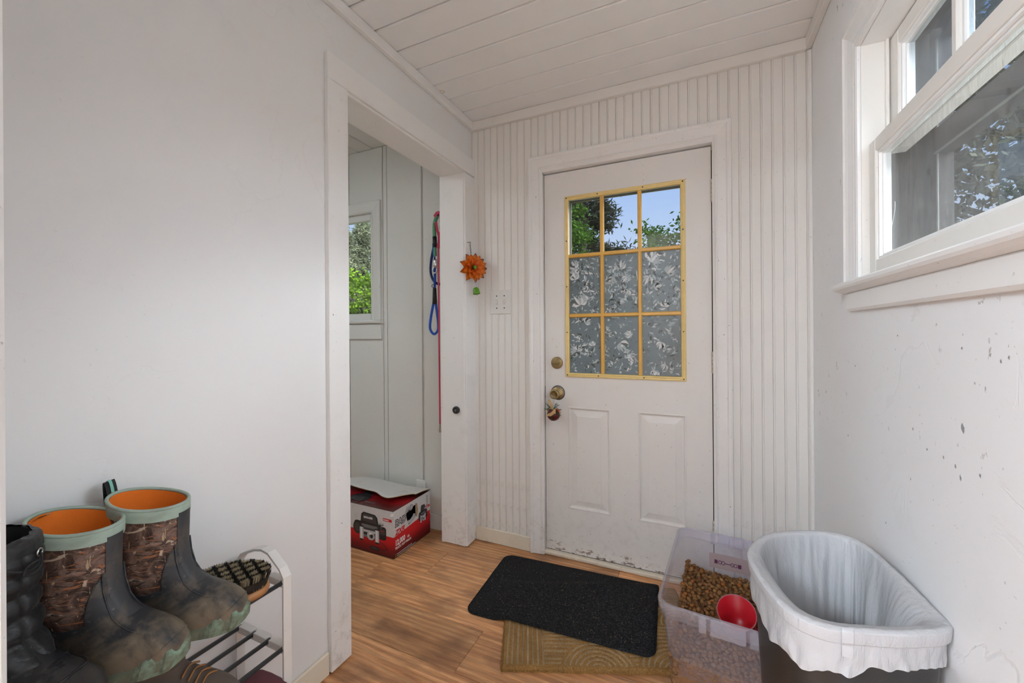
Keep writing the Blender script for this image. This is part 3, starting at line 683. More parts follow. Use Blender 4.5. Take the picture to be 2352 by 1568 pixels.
def leafy_tree(name, loc, H, rad, nclump, nleaf, L, mat, label, seed, base=.25, trunk=.12, wl=.3):
    r = random.Random(seed); T = empty(name, loc, label, 'tree', 'trees and bushes outside')
    br = MB(); br.tube([(0, 0, -.3), (.05, 0, H * .4), (.0, .05, H * .85)], lambda t: trunk * (1 - .8 * t), 8)
    fo = MB()
    for i in range(nclump):
        th = r.uniform(0, 2 * PI); zz = r.uniform(base, 1); rr = rad * math.sqrt(max(0, 1 - ((zz - (base + .35)) / (1.02 - base - .0)) ** 2)) * r.uniform(.25, 1) ** .6
        c = Vector((rr * math.cos(th), rr * math.sin(th), zz * H))
        if i % 3 == 0: br.tube([(0, 0, zz * H * .7), (c.x * .5, c.y * .5, zz * H * .87), tuple(c)], lambda t: trunk * .28 * (1 - .85 * t), 5)
        cr = rad * r.uniform(.14, .28)
        for k in range(nleaf):
            q = Vector((r.gauss(0, 1), r.gauss(0, 1), r.gauss(0, .7))) * cr * .6
            quadleaf(fo, c + q, r, L * r.uniform(.6, 1.3), L * wl)
    br.build('trunk', M_BARK, T); o = rawbuild(fo, 'foliage', mat, T); o['kind'] = 'stuff'; return T
def conifer(name, loc, H, rad, nbr, nleaf, L, mat, label, seed, base=.12, droop=.15, wl=.12):
    r = random.Random(seed); T = empty(name, loc, label, 'tree', 'trees and bushes outside')
    br = MB(); br.tube([(0, 0, -.3), (0, .03, H * .5), (.03, 0, H)], lambda t: .03 * rad + .13 * (1 - t), 8); fo = MB()
    for i in range(nbr):
        zz = base + (1 - base) * (i + r.random()) / nbr; th = r.uniform(0, 2 * PI); Lb = rad * (1.06 - zz) ** .75 * r.uniform(.55, 1.1)
        d = Vector((math.cos(th), math.sin(th), 0)); p0 = Vector((0, 0, zz * H)); p1 = p0 + d * Lb + Vector((0, 0, -droop * Lb + r.uniform(-.1, .25)))
        br.tube([p0, (p0 + p1) / 2 + Vector((0, 0, .05)), p1], lambda t: .03 * (1 - .8 * t), 4)
        for k in range(nleaf):
            t = r.uniform(.25, 1.05); q = p0.lerp(p1, t) + Vector((r.gauss(0, 1), r.gauss(0, 1), r.gauss(-.2, .6))) * .10 * rad ** .5
            quadleaf(fo, q, r, L * r.uniform(.6, 1.3), L * wl)
    br.build('trunk', M_BARK, T); o = rawbuild(fo, 'foliage', mat, T); o['kind'] = 'stuff'; return T
conifer('pine_tree', (-3.7, 14.2, -.3), 12.5, 2.45, 130, 260, .24, LM_PINE, 'tall dark pine tree seen through the upper left and middle door panes', 3, base=.2)
leafy_tree('leafy_tree', (-3.55, 11.0, -.3), 4.75, 1.15, 60, 150, .10, LM_GREEN, 'bright green leafy tree in front of the pine beyond the door', 5)
leafy_tree('leafy_tree', (-.42, 11.0, -.3), 4.05, 1.05, 46, 120, .11, LM_GREEN, 'low green tree under open sky in the upper right door pane', 8)
conifer('conifer_tree', (-15.3, 14.3, -.3), 6.3, 1.7, 90, 150, .18, LM_SAGE, 'pale green conifer with a jagged tip seen through the alcove window', 11, base=.05)
conifer('conifer_tree', (-12.4, 12.6, -.3), 6.0, 1.45, 90, 150, .18, LM_SAGE, 'pale green conifer nearest the right jamb of the alcove window', 12, base=.05)
leafy_tree('leafy_bush', (-8.35, 8.4, -.3), 2.95, 1.05, 60, 150, .10, LM_LIME, 'lime green bush low in the alcove window below the conifers', 14, base=.05)
leafy_tree('shade_tree', (5.4, 10.4, -.3), 8.4, 3.0, 150, 190, .17, LM_GREY, 'large dark tree filling the dirty lower pane of the right window', 21, base=.2, trunk=.2)
leafy_tree('shade_tree', (11.5, 15.5, -.3), 8.5, 2.6, 90, 150, .17, LM_GREEN, 'greener tree behind the dark one outside the right window', 23, base=.2, trunk=.2)
# neighbour's house beyond the door
M_SHING = plain('grey_shingle', (.020, .020, .021), .85, var=.25)
M_HWALL = plain('house_siding', (.018, .018, .018), .8)
hs = empty('neighbour_house', (-3.6, 21.5, -.3), 'low house with a pale grey roof beyond the back door', 'house')
MB().box(-4, 3.6, -2, 2, 0, 3.2).build('walls', M_HWALL, hs)
rf = MB().prism([(-2.5, 3.15), (0, 4.25), (2.5, 3.15), (2.5, 3.0), (0, 4.1), (-2.5, 3.0)], lambda u, v, d: (d, u, v), -4.3, 3.9).build('roof', M_SHING, hs)
MB().box(-.1, .75, -1.3, -.6, 3.6, 4.22, .03).build('skylight', M_HWALL, rf)

# ------------------------------------------------------------------ small fittings on the walls
sw = empty('light_switch', (-1.003, YB - .0112, 1.362), 'white double toggle light switch plate on the beadboard', 'light switch')
MB().box(-.0655, .0655, -.006, 0, -.0675, .0675, .0035).build('plate', M_PLATE, sw)
for sx_, up in ((-.0235, -1), (.0235, 1)):
    MB().box(sx_ - .0062, sx_ + .0062, -.0066, -.005, -.0135, .0135).build('toggle_slot', M_HINGE, sw)
    tg = MB(); tg.box(-.0045, .0045, -.0085, -.005, -.0115, .0115, .001); tg.add([(-.0042, -.006, -.007), (.0042, -.006, -.007), (.0042, -.006, .007), (-.0042, -.006, .007), (-.003, -.02, up * .012 - .003), (.003, -.02, up * .012 - .003), (.003, -.02, up * .012 + .003), (-.003, -.02, up * .012 + .003)], [(0, 1, 2, 3), (4, 5, 6, 7), (0, 1, 5, 4), (1, 2, 6, 5), (2, 3, 7, 6), (3, 0, 4, 7)])
    o = tg.build('toggle', M_PLATE, sw); o.location = (sx_, 0, 0)
    for z in (-.034, .034):
        MB().cyl((sx_, -.0055, z), (sx_, -.0072, z), .0036, 10).build('screw', M_DARKM, sw)
ol = empty('wall_outlet', (-1.558, YA, .225), 'small white wall outlet half hidden behind the red winch box', 'outlet')
MB().box(-.036, .036, -.006, 0, -.06, .06, .003).build('plate', M_PLATE, ol)
for z in (-.021, .021):
    MB().cyl((0, -.006, z), (0, -.008, z), .016, 16).build('socket', M_PLATE, ol)
bp = empty('door_bumper', (-1.229, OY1, .760), 'round black rubber bumper screwed to the opening jamb', 'bumper')
MB().lathe([(0, 0), (.020, 0), (.021, .006), (.0195, .015), (.016, .019), (.010, .018), (.008, .013), (0, .013)], RX, 24).build('rubber', M_BLACK, bp)
MB().cyl((0, -.012, 0), (0, -.0145, 0), .0045, 10).build('screw', M_STEEL, bp)

# ---- orange flower chime on the opening casing
def petal_mat():
    t = NT('orange_enamel'); v = t.coord()
    sx = t.n('ShaderNodeSeparateXYZ'); t.l(v, sx.inputs[0])
    rad = t.math('SQRT', t.math('ADD', t.math('POWER', sx.outputs[0], 2), t.math('POWER', sx.outputs[1], 2)))
    c = t.ramp(t.math('MULTIPLY', rad, 12.5), [(.12, (.45, .05, .008)), (.4, (.72, .13, .012)), (.75, (.80, .22, .02)), (.93, (.55, .16, .03)), (1, (.12, .05, .02))])
    an = t.math('ARCTAN2', sx.outputs[1], sx.outputs[0])
    st = t.ramp(t.math('SINE', t.math('MULTIPLY', an, 60)), [(.55, 0), (.95, .45)])
    c = t.mix(st, c, (.30, .05, .01))
    t.pbr(c, .25, 0, None, .5); return t.m
M_PETAL = petal_mat()
M_LIMEEN = plain('green_enamel', (.10, .28, .015), .2)
fl = empty('flower_chime', (-1.132, 1.966, 1.553), 'orange metal flower chime with a green bell hanging on the opening casing', 'wind chime')
fl.rotation_euler = Vector((.80, -.60, 0)).to_track_quat('Z', 'Y').to_euler()
def petal(L, Wd, lift, curl):
    def fn(u, v):
        x = L * u; wv = Wd * (math.sin(PI * min(1, .08 + u * .92) ** .85)) ** .8 * .5 if u < 1 else 0
        y = (v * 2 - 1) * wv; z = lift * u + curl * u * u + .006 * (1 - (v * 2 - 1) ** 2) * -1 + (v * 2 - 1) ** 2 * .005
        return Vector((x, y, z))
    return MB().grid(fn, 8, 4).mesh('petal')
pm = [petal(.084, .045, .004, -.012), petal(.073, .040, .012, .002), petal(.053, .031, .018, .004)]
for ring, (n, off, z) in enumerate(((9, 0, 0), (8, .35, .003), (7, .1, .006))):
    for k in range(n):
        o = link('petal', pm[ring], M_PETAL, fl); o.rotation_euler = (0, 0, 2 * PI * k / n + off); o.location = (0, 0, z)
MB().ball((0, 0, .018), .0115, 14, 8, (1, 1, .8)).build('center', M_LIMEEN, fl)
MB().lathe([(.011, .012), (.0125, .016), (.011, .02)], None, 16).build('center_ring', M_DARKM, fl)
Mi = fl.matrix_basis.inverted()
def chain(p0, p1, n, rad=.0045, wire=.0008):
    P0, P1 = Vector(p0), Vector(p1); d = (P1 - P0) / n; mb = MB(); L = d.length
    for k in range(n):
        c = P0 + d * (k + .5); t = d.normalized(); a = t.orthogonal().normalized(); a = Matrix.Rotation(k * PI / 2 + .5, 3, t) @ a
        pts = [c + t * (math.cos(2 * PI * q / 12) * L * .62) + a * (math.sin(2 * PI * q / 12) * rad) for q in range(12)]
        mb.tube(pts, wire, 5, closed=True)
    return mb
def to_local(mb, M): mb.v = [tuple(M @ Vector(p)) for p in mb.v]; return mb
to_local(chain((-1.150, 1.960, 1.678), (-1.145, 1.962, 1.630), 6, .0035), Mi).build('chain', M_DARKM, fl)
to_local(MB().tube([(-1.150 + .0, 1.960 + .006 * math.cos(a), 1.686 + .010 * math.sin(a)) for a in [2 * PI * k / 14 for k in range(14)]], .001, 6, closed=True), Mi).build('hanging_loop', M_DARKM, fl)
to_local(chain((-1.125, 1.968, 1.478), (-1.120, 1.972, 1.446), 3, .004), Mi).build('bell_chain', M_STEEL, fl)
MBell = Matrix.Translation((-1.118, 1.974, 1.406)) @ Matrix.Rotation(R(-8), 4, 'Y')
to_local(MB().lathe([(0, .038), (.008, .0375), (.0145, .033), (.018, .024), (.019, .010), (.0205, .002), (.0195, 0), (.0175, .002), (.0165, .010), (.0155, .022), (.012, .030), (0, .034)], MBell, 24), Mi).build('bell', M_LIMEEN, fl)
to_local(MB().cyl(MBell @ Vector((0, 0, .03)), MBell @ Vector((0, 0, -.006)), .0022, 8), Mi).build('clapper', M_LIMEEN, fl)
# nail
to_local(MB().cyl((-1.171, 1.960, 1.695), (-1.147, 1.960, 1.696), .0013, 6), Mi).build('nail', M_DARKM, fl)

# ---- red jingle bell with pine sprigs hanging on the knob
M_BELLRED = plain('dark_red_metal', (.10, .014, .012), .4, .2, bump=(40, .15), var=.25)
M_BURLAP = plain('burlap', (.50, .33, .15), .85, bump=(300, .5), var=.2)
M_SPRIG = plain('pine_sprig', (.035, .075, .035), .7, var=.4)
M_BERRY = plain('red_berry', (.45, .02, .02), .3)
M_TWINE = plain('twine', (.45, .36, .2), .8)
jb = empty('jingle_bell', (-.690, 2.024, .760), 'dark red jingle bell with burlap bow and pine sprigs on the door knob', 'ornament')
MB().ball((0, 0, 0), .0345, 24, 16, (1, .9, .97)).lathe([(.0345, -.0018), (.036, 0), (.0345, .0018)], Matrix.Rotation(R(8), 4, 'Y') @ Matrix.Scale(.93, 4, (0, 1, 0)), 28).build('bell', M_BELLRED, jb)
MB().box(-.0015, .0015, -.0335, -.025, -.026, -.010).ball((0, -.0305, -.0095), .0045, 10, 6, (1, .5, 1)).build('bell_slot', M_BLACK, jb)
MB().grid(lambda u, v: Vector((-.028 + .05 * u, -.030 - .006 * math.sin(PI * u), -.006 + .03 * u + (v - .5) * (.010 + .016 * u) + .003 * math.sin(9 * u))), 8, 3).grid(lambda u, v: Vector((-.02 + .02 * u + (v - .5) * .014, -.006 - .01 * u, .075 - .05 * u)), 6, 3).grid(lambda u, v: Vector((-.034 + .018 * u, -.012, .020 + .018 * u + (v - .5) * .014)), 5, 3).grid(lambda u, v: Vector((.012 + .03 * u, -.008, .02 + .012 * math.sin(4 * u) + (v - .5) * .012)), 5, 3).build('burlap_bow', M_BURLAP, jb)
rj = random.Random(4); sp = MB()
for (bx, bz, ax, az) in ((.008, .03, .7, .7), (.012, .028, .9, .1), (-.006, .03, -.6, .7), (-.010, .03, -.9, .0), (.010, .03, .35, .9), (.014, .02, .8, -.5)):
    for k in range(46):
        t = rj.random(); c = Vector((bx + ax * .034 * t, -.02 + rj.uniform(-.006, .006), bz + az * .034 * t)); d = Vector((ax + rj.uniform(-.9, .9), rj.uniform(-.6, .3), az + rj.uniform(-.9, .9))).normalized() * .013; n = d.orthogonal().normalized() * .0007
        sp.add([c - n, c + n, c + d], [(0, 1, 2)])
o = sp.build('pine_sprig', M_SPRIG, jb); o['kind'] = 'stuff'
for p in ((.034, -.022, .026), (.029, -.026, .032)): MB().ball(p, .004, 8, 6).build('berry', M_BERRY, jb)
MB().tube(crv([(-.003, -.012, .040), (.002, -.010, .07), (-.006, .003, .108), (.002, .022, .121), (.012, .006, .108), (.006, -.010, .07), (.001, -.012, .04)], 6), .0009, 6).build('hanging_loop', M_TWINE, jb)

# ---- dog leads on the hook inside the alcove
M_NAVY = plain('navy_rope', (.012, .025, .11), .7, bump=(260, .8, .004), var=.4)
M_BLUE = plain('blue_rope', (.008, .075, .42), .65, bump=(260, .8, .004), var=.3)
M_PINK = plain('pink_webbing', (.50, .045, .10), .6, bump=(400, .4), var=.15)
M_TAPE = plain('black_tape', (.012, .012, .013), .45)
def ropegreen():
    t = NT('green_rope'); wv = t.n('ShaderNodeTexWave', wave_type='BANDS', bands_direction='DIAGONAL'); wv.inputs['Scale'].default_value = 70; t.l(t.coord(), wv.inputs['Vector'])
    t.pbr(t.ramp(wv.outputs[0], [(.35, (.03, .12, .07)), (.55, (.16, .48, .28))]), .65, 0, t.bump(wv.outputs[0], .6, .002)); return t.m
M_GREENR = ropegreen()
HX, HY, HZ = -1.368, 2.0, 1.885
hk = empty('coat_hook', (-1.352, YA, HZ - .01), 'small dark hook behind the jamb carrying the dog leads', 'hook')
MB().cyl((0, 0, 0), (0, -.05, 0), .004, 8).cyl((0, -.05, 0), (0, -.055, .014), .004, 8).build('arm', M_DARKM, hk)
MB().box(-.012, .012, -.004, 0, -.03, .02, .002).build('back_plate', M_DARKM, hk)
ld = empty('rope_lead', (HX, 2.0, HZ), 'blue and green rope dog lead with steel snap and looped handle', 'dog lead')
def Lp(x, z, y=2.0): return (x - HX, y - 2.0, z - HZ)
MB().tube(crv([Lp(-1.352, 1.893), Lp(-1.385, 1.890), Lp(-1.413, 1.86), Lp(-1.420, 1.76), Lp(-1.424, 1.70), Lp(-1.442, 1.62), Lp(-1.445, 1.55), Lp(-1.420, 1.495), Lp(-1.375, 1.478), Lp(-1.340, 1.49), Lp(-1.330, 1.6), Lp(-1.35, 1.72), Lp(-1.372, 1.80), Lp(-1.36, 1.88)], 8), .0075, 8).build('dark_rope', M_NAVY, ld)
MB().tube(crv([Lp(-1.418, 1.72, 1.99), Lp(-1.412, 1.62, 1.99), Lp(-1.409, 1.52, 1.99), Lp(-1.408, 1.44, 1.985)], 8), .0075, 8).tube(crv([Lp(-1.408, 1.41, 1.985), Lp(-1.418, 1.36, 1.985), Lp(-1.438, 1.27, 1.985), Lp(-1.441, 1.215, 1.985), Lp(-1.415, 1.185, 1.985), Lp(-1.387, 1.205, 1.985), Lp(-1.384, 1.25, 1.985), Lp(-1.398, 1.35, 1.985), Lp(-1.405, 1.41, 1.985)], 8), .0075, 8).build('blue_rope', M_BLUE, ld)
MB().tube([Lp(-1.408, 1.455, 1.985), Lp(-1.407, 1.36, 1.985)], lambda t: .0105 + .004 * t, 10).tube([Lp(-1.414 + .009 * math.cos(a), 1.468 + .009 * math.sin(a), 1.98) for a in [2 * PI * k / 12 for k in range(12)]], .002, 6, closed=True).build('handle_grip', M_TAPE, ld)
MB().tube(crv([Lp(-1.385, 1.878, 1.985), Lp(-1.402, 1.83, 1.98), Lp(-1.402, 1.74, 1.98), Lp(-1.398, 1.64, 1.98)], 8), .0105, 10).build('green_rope', M_GREENR, ld)
MB().cyl(Lp(-1.402, 1.756, 1.98), Lp(-1.400, 1.692, 1.98), .0125, 12).build('tape_wrap', M_TAPE, ld)
cl = MB().lathe([(0, 0), (.013, 0), (.0145, .01), (.0145, .035), (.012, .042), (0, .042)], Matrix.Translation(Lp(-1.396, 1.578, 1.98)), 14).tube([Lp(-1.397 + .013 * math.cos(a), 1.628 + .014 * math.sin(a), 1.978) for a in [2 * PI * k / 12 for k in range(12)]], .0025, 6, closed=True).tube(crv([Lp(-1.402, 1.578, 1.975), Lp(-1.411, 1.56, 1.97), Lp(-1.403, 1.543, 1.97), Lp(-1.388, 1.543, 1.97), Lp(-1.382, 1.56, 1.97), Lp(-1.390, 1.576, 1.975)], 5), .004, 6)
cl.build('snap_hook', M_STEEL, ld)
pl_ = empty('webbing_lead', (-1.362, 1.99, HZ), 'flat pink webbing dog lead hanging almost to the winch box', 'dog lead')
def ribbon(pts, wd, nrm=Vector((.5, -.85, 0)), th=.0012):
    P = crv(pts, 8); mb = MB(); nrm = nrm.normalized()
    def fn(u, v):
        i = min(int(round(u * (len(P) - 1))), len(P) - 1); t = (P[min(i + 1, len(P) - 1)] - P[max(i - 1, 0)]).normalized(); s_ = t.cross(nrm).normalized()
        return P[i] + s_ * (v - .5) * wd
    mb.grid(fn, len(P) - 1, 2); return mb
def Pp(x, z, y=1.99): return (x + 1.362, y - 1.99, z - HZ)
pk = ribbon([Pp(-1.395, 1.87, 1.97), Pp(-1.375, 1.892, 1.972), Pp(-1.358, 1.88, 1.975), Pp(-1.352, 1.80, 1.975), Pp(-1.360, 1.745, 1.972), Pp(-1.372, 1.69, 1.97)], .016)
k2 = ribbon([Pp(-1.386, 1.84, 1.972), Pp(-1.376, 1.79, 1.97), Pp(-1.362, 1.745, 1.968), Pp(-1.368, 1.68, 1.968)], .015)
k3 = ribbon([Pp(-1.367, 1.70, 1.966), Pp(-1.366, 1.40, 1.966), Pp(-1.367, 1.0, 1.97), Pp(-1.369, .66, 1.975)], .010)
for q in (pk, k2, k3): q.v = q.v
mbp = MB()
for q in (pk, k2, k3): mbp.add(q.v, q.f, 0, True)
mbp.build('webbing', M_PINK, pl_)
MB().tube([Pp(-1.369, .66, 1.975), Pp(-1.369, .640, 1.975)], .004, 8).tube(crv([Pp(-1.367, .640, 1.975), Pp(-1.376, .628, 1.975), Pp(-1.371, .612, 1.975), Pp(-1.363, .62, 1.975), Pp(-1.366, .638, 1.975)], 5), .0022, 6).build('snap_hook', M_BRASS, pl_)
bs = empty('black_strap', (-1.352, 1.985, 2.2), 'thin black strap hanging beside the alcove jamb above the leads', 'strap')
mbp = ribbon([(0, 0, .0), (.0, 0, -.15), (-.003, 0, -.30), (-.006, .0, -.36)], .013); mbp.build('webbing', M_TAPE, bs)
MB().cyl((0, .062, .004), (0, -.006, .004), .003, 8).build('nail', M_DARKM, bs)
# ------------------------------------------------------------------ winch carton in the alcove
BX0, BX1, BY0, BY1, BH = -1.985, -1.462, 1.678, 2.0, .250
def carton(name, white, axis):
    t = NT(name); v = t.coord(); sx = t.n('ShaderNodeSeparateXYZ'); t.l(v, sx.inputs[0])
    edge = t.math('ADD', sx.outputs[2], t.math('MULTIPLY', sx.outputs[axis], -.075 if axis == 1 else 0.0))
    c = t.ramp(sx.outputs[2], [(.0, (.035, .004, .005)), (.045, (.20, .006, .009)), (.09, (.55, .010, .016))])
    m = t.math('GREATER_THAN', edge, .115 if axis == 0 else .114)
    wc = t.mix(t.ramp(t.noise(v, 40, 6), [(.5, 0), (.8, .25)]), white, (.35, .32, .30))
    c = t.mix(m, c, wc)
    t.pbr(c, .4, 0, None, .4); return t.m
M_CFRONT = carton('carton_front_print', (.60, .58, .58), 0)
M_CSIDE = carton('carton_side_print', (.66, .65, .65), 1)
def flapmat():
    t = NT('carton_flap_print'); v = t.coord(); sx = t.n('ShaderNodeSeparateXYZ'); t.l(v, sx.inputs[0])
    c = t.ramp(t.math('ADD', t.math('MULTIPLY', sx.outputs[1], 2.2), t.math('MULTIPLY', t.noise(v, 9, 4), .25)), [(.1, (.03, .012, .012)), (.25, (.14, .008, .010)), (.4, (.35, .010, .014)), (.6, (.06, .01, .012))])
    t.pbr(c, .35); return t.m
M_CFLAP = flapmat()
M_CWHITE = paint('carton_white', (.62, .60, .57), .7, dirt=(.35, .22, .15), speck=.5, stain=.5, bump=(40, .1))
M_KRAFT = plain('kraft_card', (.36, .235, .12), .8, var=.2)
M_INKB = plain('ink_black', (.012, .012, .014), .35)
M_INKG = plain('ink_grey', (.045, .045, .048), .4)
M_INKS = plain('ink_silver', (.50, .50, .52), .3)
M_INKD = plain('ink_mid', (.16, .16, .165), .4)
M_INKW = plain('ink_white', (.82, .80, .80), .4)
M_INKR = plain('ink_red', (.55, .012, .02), .4)
M_INKY = plain('ink_yellow', (.75, .6, .03), .4)
bx = empty('winch_carton', (BX1, BY0, 0), 'red and white winch carton with torn hand hole on the alcove floor', 'box')
BW, BD = BX1 - BX0, BY1 - BY0
th = .004
MB().box(-BW, 0, 0, th, .001, BH, .001).build('front_panel', M_CFRONT, bx)
MB().box(-BW, 0, BD - th, BD, .001, BH).build('back_panel', M_CFRONT, bx)
MB().box(-BW, -BW + th, th, BD - th, .001, BH).build('end_panel', M_CFRONT, bx)
MB().box(-BW, 0, 0, BD, .0005, .004).build('bottom_panel', M_KRAFT, bx)
# side panel with hand hole (ring between the rectangle and a ragged hole)
hc = (.155, .168); hole = [(-.052, .032), (-.03, .045), (-.01, .041), (.015, .052), (.030, .050), (.040, .030), (.036, -.004), (.030, -.020), (.012, -.034), (-.030, -.038), (-.040, -.018), (-.048, .006)]
def recto(a):
    d = (math.cos(a), math.sin(a)); sx_ = (BD - th - hc[0]) / d[0] if d[0] > 1e-6 else ((th - hc[0]) / d[0] if d[0] < -1e-6 else 1e9); sz_ = (BH - hc[1]) / d[1] if d[1] > 1e-6 else ((.001 - hc[1]) / d[1] if d[1] < -1e-6 else 1e9)
    s_ = min(sx_, sz_); return (hc[0] + d[0] * s_, hc[1] + d[1] * s_)
hp = [(hc[0] + a, hc[1] + b) for a, b in hole]
angs = [math.atan2(b, a) for a, b in hole]
cors = [math.atan2(z - hc[1], y - hc[0]) for y in (th, BD - th) for z in (.001, BH)]
def hole_at(a):
    best = None
    n = len(hole)
    for i in range(n):
        (x0, y0), (x1, y1) = hole[i], hole[(i + 1) % n]; dx, dy = x1 - x0, y1 - y0; ca, sa = math.cos(a), math.sin(a)
        den = dx * sa - dy * ca
        if abs(den) < 1e-9: continue
        u = (y0 * ca - x0 * sa) / den; tt = (x0 * dy - y0 * dx) / (ca * dy - sa * dx) if abs(ca * dy - sa * dx) > 1e-9 else -1
        if -1e-6 <= u <= 1 + 1e-6 and tt > 0: best = tt if best is None else max(best, tt)
    best = best or .03
    return (hc[0] + best * math.cos(a), hc[1] + best * math.sin(a))
al = sorted(angs + cors); sp_ = MB(); n = len(al)
for dpt in (0, -th):
    v = [(dpt, *recto(a)) for a in al] + [(dpt, *hole_at(a)) for a in al]
    sp_.add(v, [(i, (i + 1) % n, (i + 1) % n + n, i + n) for i in range(n)])
v = [(0, *hole_at(a)) for a in al] + [(-th, *hole_at(a)) for a in al]; sp_.add(v, [(i, (i + 1) % n, (i + 1) % n + n, i + n) for i in range(n)])
v = [(0, *recto(a)) for a in al] + [(-th, *recto(a)) for a in al]; sp_.add(v, [(i, (i + 1) % n, (i + 1) % n + n, i + n) for i in range(n)])
side = sp_.build('side_panel', M_CSIDE, bx)
MB().box(-.06, -.05, .06, .25, .05, .235).build('inner_card', M_INKB, bx)
# torn kraft tongue and folded flap in the hole
MB().prism([(.185, .225), (.197, .222), (.199, .19), (.188, .162), (.180, .155), (.176, .175), (.180, .2)], lambda u, v, d: (d + (.22 - v) * .15, u, v), -.001, .002).build('torn_tongue', M_KRAFT, side)
MB().prism([(.118, .136), (.165, .128), (.186, .146), (.190, .165), (.178, .170), (.170, .158), (.150, .148), (.122, .150)], lambda u, v, d: (d, u, v), -.010, -.006).build('folded_card', M_INKS, side)
# top: printed flap sloping slightly, white flap lifted over it
def warp(u, v): return .004 * math.sin(5 * u) * v
MB().grid(lambda u, v: Vector((-BW + BW * u, BD * .72 * v, BH + .001 + .007 * v - .003 * math.sin(PI * u) * v)), 14, 8).build('printed_flap', M_CFLAP, bx)
MB().grid(lambda u, v: Vector((-.075 * (1 - 0) * u, BD * v, BH + .0012 + .001 * u)), 4, 8).build('printed_flap', M_CFLAP, bx)
wf = MB()
def wfn(u, v):
    free = .115 + .016 * math.sin(u * 9) * (1 if u < .8 else .3) + (.03 * ss(.62, .72, u)) + (-.045 * ss(.75, 1, u)) * -1
    y = BD - (BD - (.10 if u < .55 else .10 - .04 * ss(.55, .78, u) + .12 * ss(.8, 1, u))) * v
    return Vector((-BW + (BW + .006) * u, y, BH + .008 + (.048 - .026 * u) * v ** .8 + .004 * math.sin(7 * u + 2 * v)))
wf.grid(wfn, 40, 8); b = len(wf.v)
wf.grid(lambda u, v: wfn(u, v) + Vector((0, 0, -.0035)), 40, 8, mi=1)
W_ = 41; top0 = 8 * W_
wf.add([wf.v[8 * W_ + i] for i in range(W_)] + [wf.v[b + 8 * W_ + i] for i in range(W_)], [(i, i + 1, i + 1 + W_, i + W_) for i in range(W_ - 1)], 1)
wf.add([wf.v[j * W_ + 40] for j in range(9)] + [wf.v[b + j * W_ + 40] for j in range(9)], [(i, i + 1, i + 10, i + 9) for i in range(8)], 1)
wf.build('white_flap', [M_CWHITE, M_KRAFT], bx)
# --- printing
def textobj(body, size, bold=.0, shear=0.0, sx=1.0):
    cu = bpy.data.curves.new('lettering', 'FONT'); cu.body = body; cu.size = size; cu.offset = bold; cu.shear = shear; cu.resolution_u = 3; cu.fill_mode = 'BOTH'
    o = bpy.data.objects.new('tmp', cu); COL.objects.link(o); dg = bpy.context.evaluated_depsgraph_get(); dg.update()
    me = bpy.data.meshes.new_from_object(o.evaluated_get(dg)); bpy.data.objects.remove(o); bpy.data.curves.remove(cu)
    for q in me.vertices: q.co.x *= sx
    return me
def letter(parent, body, size, M, mat, bold=0, shear=0, sx=1.0, name='lettering'):
    me = textobj(body, size, bold, shear, sx); me.materials.clear(); o = link(name, me, mat, parent); me.transform(M); return o
def MS(y, z, d=.0006, rot=0, sk=0):      # side panel (faces +X): text x -> +y, text y -> z
    m = Matrix(((0, 0, 1, d), (1, 0, 0, y), (0, 1, 0, z), (0, 0, 0, 1))); 
    return m @ Matrix.Rotation(R(rot), 4, 'Z')
def MF(x, z, d=-.0006, rot=0):     # front panel (faces -Y)
    return Matrix(((1, 0, 0, x), (0, 0, -1, d), (0, 1, 0, z), (0, 0, 0, 1))) @ Matrix.Rotation(R(rot), 4, 'Z')
letter(side, 'BAD', .048, MS(.013, .165, .0006), M_INKB, .0046, .10, .92)
letter(side, 'BAD', .048, MS(.013, .165, .0010), M_INKS, .0004, .10, .92)
letter(side, 'AND', .040, MS(.098, .205, .0006), M_INKB, .0024, .2, .7)
letter(side, 'AND', .040, MS(.098, .205, .0010), M_INKS, .0005, .2, .7)
letter(side, 'ZXR', .036, MS(.013, .120, .0007), M_INKR, .0018, .35, 1.05)
letter(side, '12,000', .040, MS(.013, .064, .0007), M_INKW, .0016, 0, .74)
letter(side, 'LB.', .017, MS(.112, .066, .0007), M_INKW, .0008, 0, .9)
letter(side, 'TRUCK / SUV WINCH', .0165, MS(.013, .044, .0007), M_INKW, .0007, 0, .82)
for i_, z in enumerate((.018, .008)):
    d_ = MB(); d_.cyl((0, .018, z), (.0008, .018, z), .0022, 8); d_.build('print_bullet', M_INKY, side)
def bars(par, name, runs, mat, front, hgt):
    mb = MB(); rb = random.Random(len(runs))
    for (p0, p1, z) in runs:
        x = p0
        while x < p1:
            w_ = rb.uniform(.004, .012)
            q = [(x, z), (min(x + w_, p1), z), (min(x + w_, p1), z + hgt), (x, z + hgt)]
            mb.add([((u, -.0016, v) if front else (.0016, u, v)) for u, v in q], [(0, 1, 2, 3)]); x += w_ + .0016
    return mb.build(name, mat, par)
bars(side, 'fine_print', [(.026, .150, .0155), (.026, .185, .0058)], M_INKW, False, .0035)
fpv = MB()
for k in range(7): fpv.add([(.0007, .283 + (k % 3) * .004, .176 + k * .0085), (.0007, .297, .176 + k * .0085), (.0007, .297, .181 + k * .0085), (.0007, .283 + (k % 2) * .006, .181 + k * .0085)], [(0, 1, 2, 3)])
fpv.build('stamped_marks', M_INKD, side)
def poly_print(par, name, shapes, front):
    mats = [M_INKB, M_INKG, M_INKS, M_INKD, M_INKR, M_INKW]; mb = MB()
    for k, (mi, pts) in enumerate(shapes):
        d = .0003 + .00007 * k
        v = [((p[0], -d, p[1]) if front else (d, p[0], p[1])) for p in pts]
        mb.add(v, [tuple(range(len(v)))], mi)
    return mb.build(name, mats, par)
